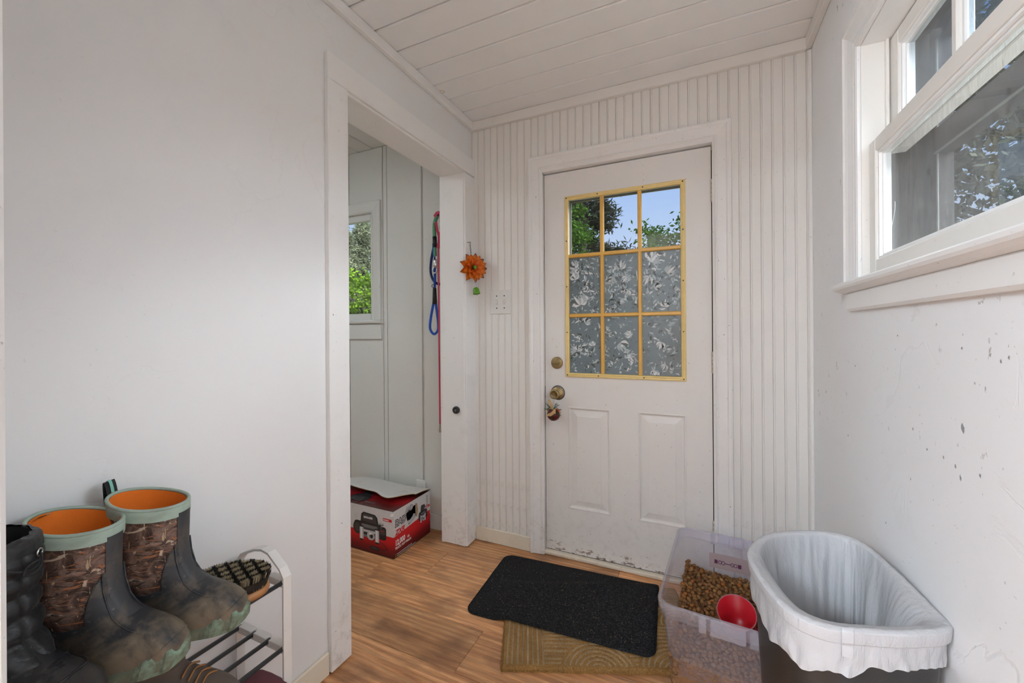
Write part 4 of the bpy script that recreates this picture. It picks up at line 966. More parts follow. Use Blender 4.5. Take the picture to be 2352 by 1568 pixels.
def rc(x0, x1, z0, z1): return [(x0, z0), (x1, z0), (x1, z1), (x0, z1)]
def ell(cx, cz, a, b, n=20): return [(cx + a * math.cos(2 * PI * i / n), cz + b * math.sin(2 * PI * i / n)) for i in range(n)]
def winch(ox, oz, s, kx=1.0):
    T = lambda pts: [(ox + p[0] * s * kx, oz + p[1] * s) for p in pts]; sh = []
    def A(mi, p): sh.append((mi, T(p)))
    A(0, rrect(-.045, .45, .55, .30, .12)); A(1, rrect(.10, .42, .42, .24, .06)); A(0, ell(-.47, .42, .17, .30)); A(1, ell(-.47, .42, .12, .22)); A(0, rrect(.50, .40, .14, .30, .1)); A(1, rrect(.50, .47, .10, .14, .04))
    A(0, [(-.34, .74), (-.31, 1.10), (-.22, 1.2), (.22, 1.16), (.31, 1.05), (.36, .68)]); A(1, [(-.28, .78), (-.25, 1.06), (-.19, 1.13), (.19, 1.09), (.25, 1.02), (.29, .73)])
    A(3, rc(-.30, .30, .50, .64)); A(2, rc(-.28, .34, .28, .40)); A(3, rc(-.28, .34, .06, .17)); A(0, rc(-.25, .30, .17, .29))
    for x in (-.30, .30): A(2, rc(x - .075, x + .075, -.06, .50)); A(5, rc(x - .03, x + .01, -.05, .48)); A(0, rc(x - .09, x + .09, .48, .54)); A(0, rc(x - .06, x + .06, -.14, -.06))
    A(2, ell(.06, .17, .145, .20)); A(3, ell(.075, .17, .085, .13)); A(5, ell(.03, .26, .10, .05)); A(0, ell(.09, .16, .05, .085)); A(2, rc(-.06, .0, .12, .35))
    A(1, [(.36, .78), (.40, .86), (.54, .84), (.55, .77), (.45, .74)]); A(2, [(.38, .80), (.41, .85), (.52, .83), (.52, .79)]); A(3, rc(.44, .475, .62, .78)); A(4, rc(.44, .56, .505, .535))
    return sh
poly_print(bx, 'winch_picture', winch(-.165, .076, .118, 1.55), True)
letter(bx, 'BADLAND', .015, MF(-.203, .186, -.0022), M_INKW, .0007, 0, .9)
cab = MB().tube(crv([(-.095, -.0008, .075), (-.07, -.0008, .068), (-.045, -.0008, .050), (-.05, -.0008, .034), (-.085, -.0008, .030), (-.105, -.0008, .034)], 6), .0011, 5)
cab.build('remote_cable_picture', M_INKB, bx)
poly_print(bx, 'remote_picture', [(0, [(-.165, .030), (-.160, .040), (-.125, .044), (-.098, .040), (-.096, .024), (-.110, .018), (-.125, .024), (-.150, .022)]), (1, [(-.155, .032), (-.13, .038), (-.105, .035), (-.105, .030), (-.13, .030)])], True)
poly_print(bx, 'red_tag', [(4, rrect(-.040, .200, .030, .0075, .003))], True)
bars(bx, 'fine_print', [(-.066, -.030, .1975)], M_INKW, True, .005)
poly_print(side, 'winch_picture', winch(.252, .100, .078, .82), False)
poly_print(side, 'red_tag', [(4, rrect(.288, .166, .028, .0075, .003))], False)
bars(side, 'fine_print', [(.264, .300, .1635)], M_INKW, False, .005)
# black winch picture on the printed flap
fp = MB()
for k, (mi, pts) in enumerate(winch(-.30, .03, .10)):
    fp.add([(p[0], p[1], BH + .0025 + .007 * p[1] / (BD * .72) + .0001 * k) for p in pts], [tuple(range(len(pts)))], mi if mi in (0, 1) else 1)
fp.build('flap_picture', [M_INKB, M_INKG], bx)
letter(bx, 'BADLAND', .016, Matrix.Translation((-.235, .035, BH + .0036)) @ Matrix.Rotation(R(1.7), 4, 'X'), M_INKD, .0004, 0, 1.0)
MB().prism([(0, 0), (.014, .004), (.018, .016), (.004, .018), (-.006, .008)], lambda u, v, d: (-.012 + u, -.003 + d, .225 + v), -.002, .001).build('torn_corner', M_INKW, bx)

# ------------------------------------------------------------------ mats
def coir():
    t = NT('coir'); v = t.coord(); at_ = t.n('ShaderNodeAttribute'); at_.attribute_name = 'groove'
    c = t.ramp(t.noise(v, 190, 6, .7), [(.3, (.24, .112, .032)), (.5, (.54, .30, .10)), (.72, (.74, .48, .20))])
    c = t.mix(t.math('MULTIPLY', at_.outputs['Fac'], .9), c, (.88, .72, .47))
    c = t.mix(t.ramp(t.noise(v, 12, 4), [(.35, .25), (.6, 0)]), c, (.16, .082, .026))
    t.pbr(c, .9, 0, t.bump(t.noise(v, 260, 6, .8), 1.0, .006), .1); return t.m
M_COIR = coir()
M_RUBB = plain('mat_backing', (.02, .018, .015), .8)
CMx, CMy = .77, .47
cm = empty('coir_mat', (-.636, 1.276, 0), 'brown coir doormat with ridged arches under the black mat', 'doormat', rz=R(22.5))
def groove(x, y):
    def band(d, w): return 1 - ss(.35, 1, abs(d) / w)
    p = .0185
    if x < .155: g = band(((x - .012) % p) - p / 2, .0042) if .018 < y < CMy - .02 else 0
    else:
        # arches: concentric rings about alternating centres, plus horizontal stripes
        best = None
        for (cx, cy, r) in ((.345, .0, .135), (.62, .0, .135), (.48, .235, .135), (.70, .235, .135), (.30, .235, .13), (.345, .47, .135), (.62, .47, .135)):
            q = math.hypot(x - cx, y - cy)
            if q < r and y >= cy - .0: best = band((q % p) - p / 2, .0042); break
        g = best if best is not None else band((y % p) - p / 2, .0042)
        if x > CMx - .018 or y < .018 or y > CMy - .018: g = 0
    return g
NX, NY = 190, 116
vals = []
def cfn(u, v):
    x, y = CMx * u, CMy * v; g = groove(x, y); e_ = min(x, CMx - x, y, CMy - y)
    vals.append(g); ns = npn(x * 90, y * 90, 0) * .0016 + npn(x * 240, y * 240, 3) * .001
    return Vector((x + npn(x * 60, y * 60, 7) * .002 * (e_ < .004), y + npn(x * 60, y * 60, 9) * .002 * (e_ < .004), .0155 - .006 * g + ns - .006 * (1 - ss(0, .008, e_))))
mb = MB(); mb.grid(cfn, NX, NY, smooth=False)
me = bpy.data.meshes.new('pile'); me.from_pydata([tuple(p) for p in mb.v], [], mb.f); at_ = me.attributes.new('groove', 'FLOAT', 'POINT'); at_.data.foreach_set('value', vals)
link('pile', me, M_COIR, cm)
MB().box(.001, CMx - .001, .001, CMy - .001, .0005, .009).build('backing', M_COIR, cm)
# loose fibres on the edges and top
fb = MB(); rf_ = random.Random(2)
for i in range(9000):
    if i % 3: x, y = rf_.uniform(0, CMx), rf_.uniform(0, CMy); z = .0145
    else:
        s_ = rf_.random(); x, y = (rf_.uniform(0, CMx), 0.0) if s_ < .6 else (0.0, rf_.uniform(0, CMy)); z = rf_.uniform(.002, .015)
    d = Vector((rf_.uniform(-1, 1), rf_.uniform(-1, 1), rf_.uniform(.0, .8))).normalized() * rf_.uniform(.003, .008); n_v = d.orthogonal().normalized() * .0004
    p = Vector((x, y, z)); i0 = len(fb.v); fb.v += [tuple(p - n_v), tuple(p + n_v), tuple(p + d)]; fb.f.append((i0, i0 + 1, i0 + 2))
o = rawbuild(fb, 'loose_fibres', M_COIR, cm); o['kind'] = 'stuff'

def feltmat():
    t = NT('black_felt'); v = t.coord(); st = t.noise(t.coord((30, 330, 100)), 3, 4, .7)
    c = t.ramp(t.noise(v, 210, 6, .85), [(.38, (.007, .007, .008)), (.52, (.020, .020, .021)), (.66, (.12, .12, .125)), (.75, (.28, .28, .28))])
    c = t.mix(t.ramp(st, [(.52, 0), (.75, .45)]), c, (.045, .046, .05))
    vo = t.n('ShaderNodeTexVoronoi'); vo.inputs['Scale'].default_value = 70; t.l(v, vo.inputs['Vector'])
    sp = t.ramp(vo.outputs['Distance'], [(.045, 1), (.07, 0)]); sc_ = t.n('ShaderNodeSeparateColor'); t.l(vo.outputs['Color'], sc_.inputs[0])
    c = t.mix(t.math('MULTIPLY', sp, t.math('GREATER_THAN', sc_.outputs[1], .90)), c, (.45, .38, .25))
    t.pbr(c, .95, 0, t.bump(t.math('ADD', t.noise(v, 300, 4), st), .9, .003), .1); return t.m
M_FELT = feltmat()
bm_ = empty('black_mat', (-.541, 1.742, 0), 'black felt mat with rounded corners lying over the coir doormat', 'doormat', rz=R(3.2))
MW, MH, MR = .385, .238, .045
Mcm = Matrix.Translation((-.636, 1.276, 0)) @ Matrix.Rotation(R(22.5), 4, 'Z'); Mcmi = Mcm.inverted(); Mbm = Matrix.Translation((-.541, 1.742, 0)) @ Matrix.Rotation(R(3.2), 4, 'Z')
def mz(x, y):
    p = Mcmi @ (Mbm @ Vector((x, y, 0))); d = min(p.x, CMx - p.x, p.y, CMy - p.y)
    return .0032 + .0172 * ss(-.05, .012, d) + .0015 * npn(x * 9, y * 9, 1)
out = rrect(0, 0, MW, MH, MR, 8); NO = len(out)
mm = MB(); rings = [.0, .15, .3, .45, .6, .75, .87, .95, 1.0]
def mring(f, zo): return [(a * f, b * f, mz(a * f, b * f) + zo) for a, b in out]
dense = []
for i in range(NO):
    a, b = out[i], out[(i + 1) % NO]; L = math.hypot(b[0] - a[0], b[1] - a[1]); n = max(1, int(L / .03))
    for k in range(n): dense.append((a[0] + (b[0] - a[0]) * k / n, a[1] + (b[1] - a[1]) * k / n))
out = dense; NO = len(out)
mm.grid(lambda u, v: Vector((out[int(round(u * NO)) % NO][0] * (1 - v), out[int(round(u * NO)) % NO][1] * (1 - v), mz(out[int(round(u * NO)) % NO][0] * (1 - v), out[int(round(u * NO)) % NO][1] * (1 - v)) + .006 - .002 * (v == 0))), NO, 24, True)
mm.grid(lambda u, v: Vector((out[int(round(u * NO)) % NO][0], out[int(round(u * NO)) % NO][1], mz(*out[int(round(u * NO)) % NO]) + .004 * (1 - v))), NO, 1, True)
mm.build('felt', M_FELT, bm_)
lf_ = MB(); rl = random.Random(9)
for i in range(260):
    x, y = rl.uniform(-MW + .02, MW - .02), rl.uniform(-MH + .02, MH - .02); z = mz(x, y) + .0068; a = rl.uniform(0, PI); L = rl.uniform(.001, .006); d = Vector((math.cos(a), math.sin(a), 0)); n_v = Vector((-d.y, d.x, 0)) * .0005
    p = Vector((x, y, z)); i0 = len(lf_.v); lf_.v += [tuple(p - n_v), tuple(p + n_v), tuple(p + d * L + n_v), tuple(p + d * L - n_v)]; lf_.f.append((i0, i0 + 1, i0 + 2, i0 + 3))
o = rawbuild(lf_, 'lint', M_BURLAP, bm_); o['kind'] = 'stuff'

# ------------------------------------------------------------------ clear tote with kibble and scoop
def totemat(name, tr_, col=(.80, .84, .93)):
    t = NT(name); tr = t.n('ShaderNodeBsdfTransparent'); tr.inputs[0].default_value = (.97, .96, .98, 1)
    df = t.n('ShaderNodeBsdfDiffuse'); df.inputs[0].default_value = (*col, 1); tl = t.n('ShaderNodeBsdfTranslucent'); tl.inputs[0].default_value = (*col, 1)
    gl = t.n('ShaderNodeBsdfGlossy'); gl.inputs['Roughness'].default_value = .22
    a = t.n('ShaderNodeMixShader'); a.inputs[0].default_value = .5; t.l(df.outputs[0], a.inputs[1]); t.l(tl.outputs[0], a.inputs[2])
    b = t.n('ShaderNodeMixShader'); b.inputs[0].default_value = tr_; t.l(a.outputs[0], b.inputs[1]); t.l(tr.outputs[0], b.inputs[2])
    lw = t.n('ShaderNodeLayerWeight'); c = t.n('ShaderNodeMixShader'); t.l(t.math('ADD', t.math('MULTIPLY', t.math('POWER', lw.outputs['Facing'], 4), .4), .04), c.inputs[0]); t.l(b.outputs[0], c.inputs[1]); t.l(gl.outputs[0], c.inputs[2])
    t.l(c.outputs[0], t.out.inputs[0]); return t.m
M_TOTE = totemat('clear_tote_plastic', .76, (.70, .72, .90))
M_TOTERIM = totemat('tote_rim_plastic', .74, (.85, .88, .98))
TW, TD, TH = .37, .575, .298; TZ = .0195
TO = Vector((-.0735, 1.967, TZ)); TA = R(-4.6)
tote = empty('storage_tote', TO, 'clear plastic storage tote half full of dog kibble beside the trash can', 'storage box', rz=TA)
# local: x right 0..TW, y from -TD (front) to 0 (back)
def tring(z, off=0, r=.045):
    s_ = .030 * (1 - z / TH)
    return [(p[0], p[1]) for p in rrect(TW / 2, -TD / 2, TW / 2 - s_ + off, TD / 2 - s_ + off, r, 6)]
NT_ = len(tring(0))
def tsurf(zs, offs, mb=None):
    mb = mb or MB(); rows = [tring(z, o) for z, o in zip(zs, offs)]
    v = [(p[0], p[1], z) for z, row in zip(zs, rows) for p in row]
    f = [(j * NT_ + i, j * NT_ + (i + 1) % NT_, (j + 1) * NT_ + (i + 1) % NT_, (j + 1) * NT_ + i) for j in range(len(zs) - 1) for i in range(NT_)]
    return mb.add(v, f, 0, True)
wallm = tsurf([0, .01, .10, .20, TH], [-.006, 0, 0, 0, 0]); wallm.add([(p[0], p[1], .0) for p in tring(0, -.006)], [tuple(range(NT_))])
wallm.build('tub', M_TOTE, tote)
tsurf([TH - .040, TH - .040, TH - .004, TH, TH, TH - .006], [.0008, .008, .010, .007, .001, -.001]).build('rim', M_TOTERIM, tote)
tsurf([TH - .0425, TH - .0395], [.0085, .0088]).build('rim_lip', M_TOTERIM, tote)
for yy, nrm in ((-TD - .0095, -1), (.0095, 1)):
    la = MB(); 
    for x0, x1 in ((.118, .140), (.150, .245), (.255, .277)): la.box(x0, x1, yy - .003, yy + .003, TH - .052, TH - .004, .0015)
    la.build('latch_lug', M_TOTERIM, tote)
M_PINKL = sheet('pink_label', (.52, .42, .42), .4, .5); M_PURP = plain('label_purple', (.12, .02, .08), .6)
lb = MB().grid(lambda u, v: Vector((.115 + .16 * u, -.0072 - .0145, .16 + .062 * v + .004 * math.sin(PI * u))), 6, 2).build('label', M_PINKL, tote)
lb2 = MB()
for a, b in ((.135, .147), (.223, .235)): lb2.box(a, b, -.0232, -.0226, .182, .198)
for cx in (.156, .168, .202, .214): lb2.tube([(cx + .006 * math.cos(q), -.023, .190 + .007 * math.sin(q)) for q in [2 * PI * k / 12 for k in range(12)]], .0012, 5, closed=True)
lb2.box(.174, .196, -.0232, -.0226, .188, .191); lb2.build('label_print', M_PURP, lb)
Mt = Matrix.Translation(TO) @ Matrix.Rotation(TA, 4, 'Z')
# kibble heap: height field in tote coordinates
def kh(x, y):
    b = .108 + .030 * ss(.14, .0, x) * ss(-.42, -.12, y) + .030 * ss(-.30, -.05, y) + .010 * npn(x * 14, y * 14, 2)
    d = math.hypot(x - .225, y + .30); return b - .05 * ss(.11, .03, d)
def kibmat():
    t = NT('kibble_brown'); oi = t.n('ShaderNodeObjectInfo'); v = t.coord()
    c = t.ramp(oi.outputs['Random'], [(.0, (.15, .062, .022)), (.45, (.24, .105, .036)), (.75, (.33, .155, .052)), (.86, (.28, .17, .06)), (.93, (.42, .125, .026)), (1, (.40, .16, .04))])
    c = t.mix(t.ramp(t.noise(v, 400, 4), [(.4, .4), (.65, 0)]), c, (.06, .025, .008))
    t.pbr(c, .75, 0, t.bump(t.noise(v, 350, 4), .5, .002), .25); return t.m
M_KIB = kibmat()
kmes = []
for q in range(4):
    a, b, h_ = [(.0098, .0085, .0052), (.0108, .0076, .0055), (.0088, .0086, .006), (.0102, .0092, .005)][q]
    mk = MB(); rk = random.Random(q); nseg = 9
    prof = [(.0, -1), (.72, -.8), (1, -.1), (.95, .35), (.6, .9), (0, 1)]
    mk.lathe([(max(r_, 1e-5), z_) for r_, z_ in prof], Matrix.Diagonal((a, b, h_, 1)), nseg); kmes.append(mk.mesh('kibble')); kmes[-1].materials.append(M_KIB)
rk = random.Random(31); spots = []
def free(x, y, z): return all((x - q[0]) ** 2 + (y - q[1]) ** 2 + (z - q[2]) ** 2 > .0132 ** 2 for q in spots)
tries = 0
while len(spots) < 520 and tries < 60000:
    tries += 1; x, y = rk.uniform(.026, TW - .03), rk.uniform(-TD + .035, -.026)
    if math.hypot(x - .225, y + .30) < .062: continue
    z = kh(x, y)
    if free(x, y, z): spots.append((x, y, z))
def vis(q):      # nearest the open, visible back-left part first
    return q[0] * .9 - q[1] * .15 + (.25 if q[1] < -.42 else 0)
spots.sort(key=vis)
KLAB = 'round brown kibble piece in the heap inside the clear tote'
for i, (x, y, z) in enumerate(spots[:300]):
    o = bpy.data.objects.new('kibble', kmes[i % 4]); COL.objects.link(o); o.location = Mt @ Vector((x, y, z + .004)); o.rotation_euler = (rk.uniform(-.7, .7), rk.uniform(-.7, .7), rk.uniform(0, 6))
    tag(o, KLAB, 'kibble', 'kibble pieces in the tote')
hp = MB()
nx, ny = 26, 40
def hfn(u, v): x, y = .024 + (TW - .048) * u, -TD + .024 + (TD - .048) * v; return Vector((x, y, kh(x, y) - .007))
hp.grid(hfn, nx, ny)
hp.grid(lambda u, v: Vector(((lambda p: (p[0], p[1]))(tring(.1, -.004)[int(round(u * NT_)) % NT_])[0], tring(.1, -.004)[int(round(u * NT_)) % NT_][1], .012 + v * .10)), NT_, 3, True)
def addkib(x, y, z):
    me = kmes[rk.randrange(4)]; M_ = Matrix.Translation((x, y, z)) @ Matrix.Rotation(rk.uniform(0, 6), 4, 'Z') @ Matrix.Rotation(rk.uniform(-1, 1), 4, 'X')
    hp.add([M_ @ q.co for q in me.vertices], [tuple(p.vertices) for p in me.polygons], 0, True)
for (x, y, z) in spots[300:]: addkib(x, y, z + .003)
for i in range(700):      # pieces pressed against the front and left walls
    z = rk.uniform(.012, .115); s_ = .030 * (1 - z / TH)
    if rk.random() < .62: addkib(rk.uniform(.04, TW - .04), -TD + s_ + .008, z)
    else: addkib(s_ + .008, rk.uniform(-TD + .05, -.05), z)
hp.v = [tuple(Mt @ Vector(p)) for p in hp.v]
M_KIBH = plain('kibble_mass', (.22, .105, .040), .8, bump=(120, .5), var=.35)
hp_o = hp.build('kibble_heap', M_KIBH); tag(hp_o, 'mass of brown kibble filling the bottom of the clear tote', 'kibble', kind='stuff')
M_SCRED = plain('red_plastic', (.50, .006, .016), .3); 
scp = empty('red_scoop', Mt @ Vector((.225, -.300, .130)), 'red plastic cup scoop with a pale rim sunk in the kibble', 'scoop')
MT_ = Matrix.Rotation(R(30), 4, 'X') @ Matrix.Rotation(R(-8), 4, 'Y')
MB().lathe([(0, -.055), (.046, -.055), (.050, -.045), (.0605, .062), (.0625, .066), (.0585, .066), (.0475, -.043), (0, -.047)], MT_, 36).build('cup', M_SCRED, scp)
MB().tube([MT_ @ Vector((.0615 * math.cos(a), .0615 * math.sin(a), .0665)) for a in [2 * PI * k / 40 for k in range(40)]], .0016, 6, closed=True).build('rim', M_TOTERIM, scp)
hdl = MB().tube([MT_ @ Vector(p) for p in crv([(.056, .0, .05), (.09, 0, .045), (.11, .0, .02), (.095, 0, -.02), (.052, 0, -.025)], 5)], .007, 8, flat=.6); hdl.build('handle', M_SCRED, scp)

# ------------------------------------------------------------------ trash can with white liner
RIM = crv([(.430, 1.03, 0), (.365, .985, 0), (.290, .955, 0), (.211, .937, 0), (.154, .972, 0), (.117, 1.09, 0), (.1135, 1.193, 0), (.1685, 1.307, 0), (.272, 1.377, 0), (.358, 1.392, 0), (.398, 1.345, 0), (.420, 1.22, 0), (.431, 1.10, 0)], 12, True)
RIM = [(p.x, p.y) for p in RIM]; NR = len(RIM)
ccx, ccy = sum(p[0] for p in RIM) / NR, sum(p[1] for p in RIM) / NR
can = empty('trash_can', (ccx, ccy, 0), 'tall black plastic trash can with a white liner against the right wall', 'trash can')
def rp_(i, s_): p = RIM[i % NR]; return ((p[0] - ccx) * s_, (p[1] - ccy) * s_)
M_CAN = plain('can_plastic', (.020, .018, .017), .38, bump=(220, .12), spec=.5)
RZ = .632
def crows(rows, mb, inv=False):
    v = [(*rp_(i, s_), z) for z, s_ in rows for i in range(NR)]
    f = [(j * NR + i, j * NR + (i + 1) % NR, (j + 1) * NR + (i + 1) % NR, (j + 1) * NR + i) for j in range(len(rows) - 1) for i in range(NR)]
    return mb.add(v, f, 0, True)
cb = crows([(.002, .70), (.012, .73), (.3, .83), (.545, .905), (.598, .915), (.602, .935), (.622, .940), (.624, .930), (.600, .908), (.3, .822), (.03, .725)], MB()); cb.add([(*rp_(i, .70), .002) for i in range(NR)], [tuple(range(NR))]); cb.add([(*rp_(i, .725), .03) for i in range(NR)], [tuple(range(NR))])
cb.build('body', M_CAN, can)
# raised frame of the front panel
fr_i = [i for i in range(NR)]
def body_pt(i, z, off):
    s_ = .73 + (.905 - .73) * (z - .012) / .533; a = Vector((*rp_(i, s_), z)); p, q = Vector((*rp_(i - 1, s_), 0)), Vector((*rp_(i + 1, s_), 0)); t = (q - p).normalized(); n_ = Vector((t.y, -t.x, 0)); 
    if n_.dot(Vector((a.x, a.y, 0))) < 0: n_ = -n_
    return a + n_ * off
ia, ib = 14, 40
loop = [body_pt(i, .50, .001) for i in range(ia, ib + 1)] + [body_pt(ib, z, .001) for z in (.48, .3, .12)] + [body_pt(i, .09, .001) for i in range(ib, ia - 1, -1)] + [body_pt(ia, z, .001) for z in (.12, .3, .48)]
MB().tube(loop, .004, 6, closed=True).build('panel_ridge', M_CAN, can)
MB().tube([body_pt(i, .455, .0015) for i in range(ia + 6, ib - 2)], .007, 8).build('hand_grip', M_CAN, can)
# liner bag
def bagmat():
    t = NT('white_liner'); v = t.coord()
    p = t.n('ShaderNodeBsdfPrincipled'); p.inputs['Base Color'].default_value = (.74, .75, .775, 1); p.inputs['Roughness'].default_value = .26; p.inputs['Specular IOR Level'].default_value = .5
    nm = t.bump(t.noise(t.coord((1, 1, .35)), 70, 6, .65, .8), .7, .005); t.l(nm, p.inputs['Normal'])
    tl = t.n('ShaderNodeBsdfTranslucent'); tl.inputs[0].default_value = (.75, .76, .78, 1); m = t.n('ShaderNodeMixShader'); m.inputs[0].default_value = .28; t.l(p.outputs[0], m.inputs[1]); t.l(tl.outputs[0], m.inputs[2])
    t.l(m.outputs[0], t.out.inputs[0]); return t.m
M_BAG = bagmat()
bag = empty('trash_bag', (ccx, ccy, .5), 'white plastic trash bag liner folded over the rim of the black can', 'trash bag')
def bagpt(u, v):
    """v 0 hem outside -> over the rim -> down inside"""
    i = u * NR; k = int(i) % NR; fr = i - int(i); a, b = RIM[k], RIM[(k + 1) % NR]; x, y = a[0] + (b[0] - a[0]) * fr - ccx, a[1] + (b[1] - a[1]) * fr - ccy
    th_ = 2 * PI * u
    if v < .18:
        t = v / .18; s_ = .950 + .008 * t; z = RZ - .085 + .060 * t + (.016 * math.sin(2 * th_ + .6) + .007 * npn(u * 30, 0, 5)) * (1 - t)
        s_ += (1 - t) * (.030 * npn(u * 60, t * 1.5, 1) + .022 * npn(u * 22, t, 8)); z += .010 * npn(u * 24, 3, 2) * (1 - t)
    elif v < .30:
        t = (v - .18) / .12; s_ = .985 + .013 * math.sin(PI * t * .5); z = RZ - .025 + .025 * t
        s_ += .004 * npn(u * 40, t * .6, 1)
    elif v < .38:
        t = (v - .30) / .08; s_ = .998 - .093 * t; z = RZ + .004 * math.sin(PI * t) + .0012 * npn(u * 80, v * 30, 2)
    else:
        t = (v - .38) / .62
        back = ss(-.2, .8, y / .22)                       # far end hangs straighter, sides belly inwards
        sd = 1 - back
        s_ = .905 - sd * .66 * t ** .58 - back * (.24 * t); z = RZ - back * .46 * t ** 1.1 - sd * .36 * t ** 1.2
        g = ss(.02, .35, t)
        s_ += g * ((.10 * back + .045) * npn(u * 22, t * .7, 3) + (.05 * back + .02) * npn(u * 52, t * 1.3, 4))
        pk = math.sin(u * 150 + t * 34) * math.sin(u * 150 - t * 34)
        am = ss(.04, .14, t) * ss(.75, .45, t) * (1 - back)
        s_ += .020 * pk * am * (.4 + .9 * abs(npn(u * 9, t * 3, 9)))
        z += .007 * pk * am * (.4 + .9 * abs(npn(u * 9, t * 3, 9)))
        s_ += .012 * npn(u * 90, t * 2, 12) * ss(.0, .06, t) * ss(.3, .1, t)
    if v > .40 and z < .61: s_ = min(s_, .725 + (z - .03) / .57 * .183 - .014)
    return Vector((x * s_, y * s_, z - .5))
def bagz(u, v):
    p = bagpt(u, v)
    if v > .38:       # left inner side slopes in more gently
        pass
    return p
MB().grid(bagz, 520, 130, True).build('liner', M_BAG, bag)
# pull tie on the rim
iu = None; best = 9
for i in range(NR):
    d = math.hypot(RIM[i][0] - .247, RIM[i][1] - .944)
    if d < best: best, iu = d, i
u0_ = iu / NR
MB().grid(lambda a, b: bagpt((u0_ + (a - .5) * .018) % 1, .10 + b * .235) + Vector((0, -.002, .0015)), 4, 16).build('tie_strip', plain('tie_plastic', (.55, .56, .58), .3), bag)
# ------------------------------------------------------------------ shoe rack
RY1, RX0, RX1 = .710, -1.163, -.975
RYE = .155
M_RACKW = paint('rack_plastic', (.74, .72, .69), .45, speck=.3, stain=.35, bump=(40, .1))
M_ROD = plain('grey_rod', (.055, .06, .065), .35, .5)
rk_ = empty('shoe_rack', (RX0, RY1, 0), 'white plastic shoe rack with grey metal rods against the left wall', 'shoe rack')
def RL(x, y, z): return Vector((x - RX0, y - RY1, z))
TIERS = (.552, .382, .205)
def endframe(y):
    mb = MB(); w2 = .011; tk = .006
    path = [(RX0, 0), (RX0, .565), (RX0 + .022, .590), (-1.085, .614), (-1.055, .620), (-1.030, .616), (-.985, .585), (RX1 + .004, .565), (RX1 + .004, 0)]
    P = [Vector((a, 0, b)) for a, b in path]; sect = []
    for i, p in enumerate(P):
        d = ((P[min(i + 1, len(P) - 1)] - p).normalized() + (p - P[max(i - 1, 0)]).normalized()).normalized() if 0 < i < len(P) - 1 else (P[1] - P[0] if i == 0 else P[-1] - P[-2]).normalized()
        n = Vector((-d.z, 0, d.x)); sect.append([RL(p.x, y - w2, p.z) + n * tk * .5, RL(p.x, y + w2, p.z) + n * tk * .5, RL(p.x, y + w2, p.z) - n * tk * .5, RL(p.x, y - w2, p.z) - n * tk * .5])
    v = [q for s_ in sect for q in s_]; f = []
    for i in range(len(P) - 1):
        for k in range(4): f.append((i * 4 + k, i * 4 + (k + 1) % 4, i * 4 + 4 + (k + 1) % 4, i * 4 + 4 + k))
    f += [(0, 1, 2, 3), tuple(len(v) - 4 + k for k in range(4))]; mb.add(v, f)
    return mb
for y in (RY1, RYE):
    fr_ = endframe(y).build('end_frame', M_RACKW, rk_)
    for z in TIERS:
        mb = MB(); q0, q1 = RL(RX0 + .003, y - .010, z - .012), RL(RX1, y + .010, z + .004)
        mb.box(q0.x, q1.x, q0.y, q1.y, q0.z, q1.z - .012, .001)
        n = 3; Lx = (q1.x - q0.x)
        for k in range(3): mb.box(q0.x + Lx * (k / 3) + .006, q0.x + Lx * ((k + 1) / 3) - .006, q0.y, q1.y, q1.z - .012, q1.z + .003, .001)
        mb.build('cross_bar', M_RACKW, fr_)
for z in TIERS:
    for k in range(4):
        x = RX0 + .006 + (RX1 - RX0 - .008) * k / 3
        MB().cyl(RL(x, RYE, z), RL(x, RY1, z), .0055, 12).build('rod', M_ROD, rk_)
RT = TIERS[0] + .0056          # top of the rods

# ------------------------------------------------------------------ boots
def camo():
    t = NT('camo_neoprene'); v = t.coord((1, 1, 1))
    c = t.ramp(t.noise(v, 26, 7, .7, .8), [(.34, (.010, .007, .006)), (.48, (.075, .045, .034)), (.60, (.19, .125, .10)), (.75, (.30, .21, .17))])
    for sc3, thr, col in (((12, 40, 140), .60, (.30, .12, .055)), ((60, 30, 22), .62, (.42, .30, .19)), ((30, 12, 90), .63, (.035, .022, .014)), ((18, 60, 60), .64, (.46, .36, .27))):
        q = t.noise(t.coord(sc3), 1.0, 3, .5, 1.6); m = t.ramp(q, [(thr, 0), (thr + .03, .9)]); c = t.mix(m, c, col)
    t.pbr(c, .75, 0, t.bump(t.noise(v, 200, 3), .2, .001), .2); return t.m
M_CAMO = camo()
def muddy(name, base, mud=(.20, .155, .105), amt=.85, rough=.5):
    t = NT(name); v = t.coord(); sx = t.n('ShaderNodeSeparateXYZ'); t.l(v, sx.inputs[0])
    m = t.math('ADD', t.noise(v, 13, 8, .65, .4), t.ramp(sx.outputs[2], [(.0, .20), (.12, .03), (.2, -.0)]))
    f = t.ramp(m, [(.50, 0), (.73, amt)])
    c = t.mix(f, base, mud); c = t.mix(t.ramp(t.noise(v, 90, 5), [(.66, 0), (.75, .4)]), c, (.24, .21, .17))
    t.pbr(c, t.math('ADD', t.math('MULTIPLY', f, .35), rough), 0, t.bump(t.noise(v, 60, 5), .15, .001), .4); return t.m
M_RUBBER = muddy('boot_rubber', (.024, .026, .030))
M_STRIP = muddy('boot_front_strip', (.040, .042, .047), amt=.4)
M_MINT = muddy('mint_rubber', (.30, .50, .38), (.10, .08, .05), .85)
M_MINTC = muddy('mint_collar', (.34, .43, .36), (.16, .15, .12), .6, .7)
M_ORANGE = plain('orange_lining', (.72, .17, .01), .85, bump=(300, .2), var=.1)
M_WEB = plain('black_webbing', (.015, .015, .016), .8)
M_TEAL = plain('teal_stripe', (.20, .48, .40), .7)
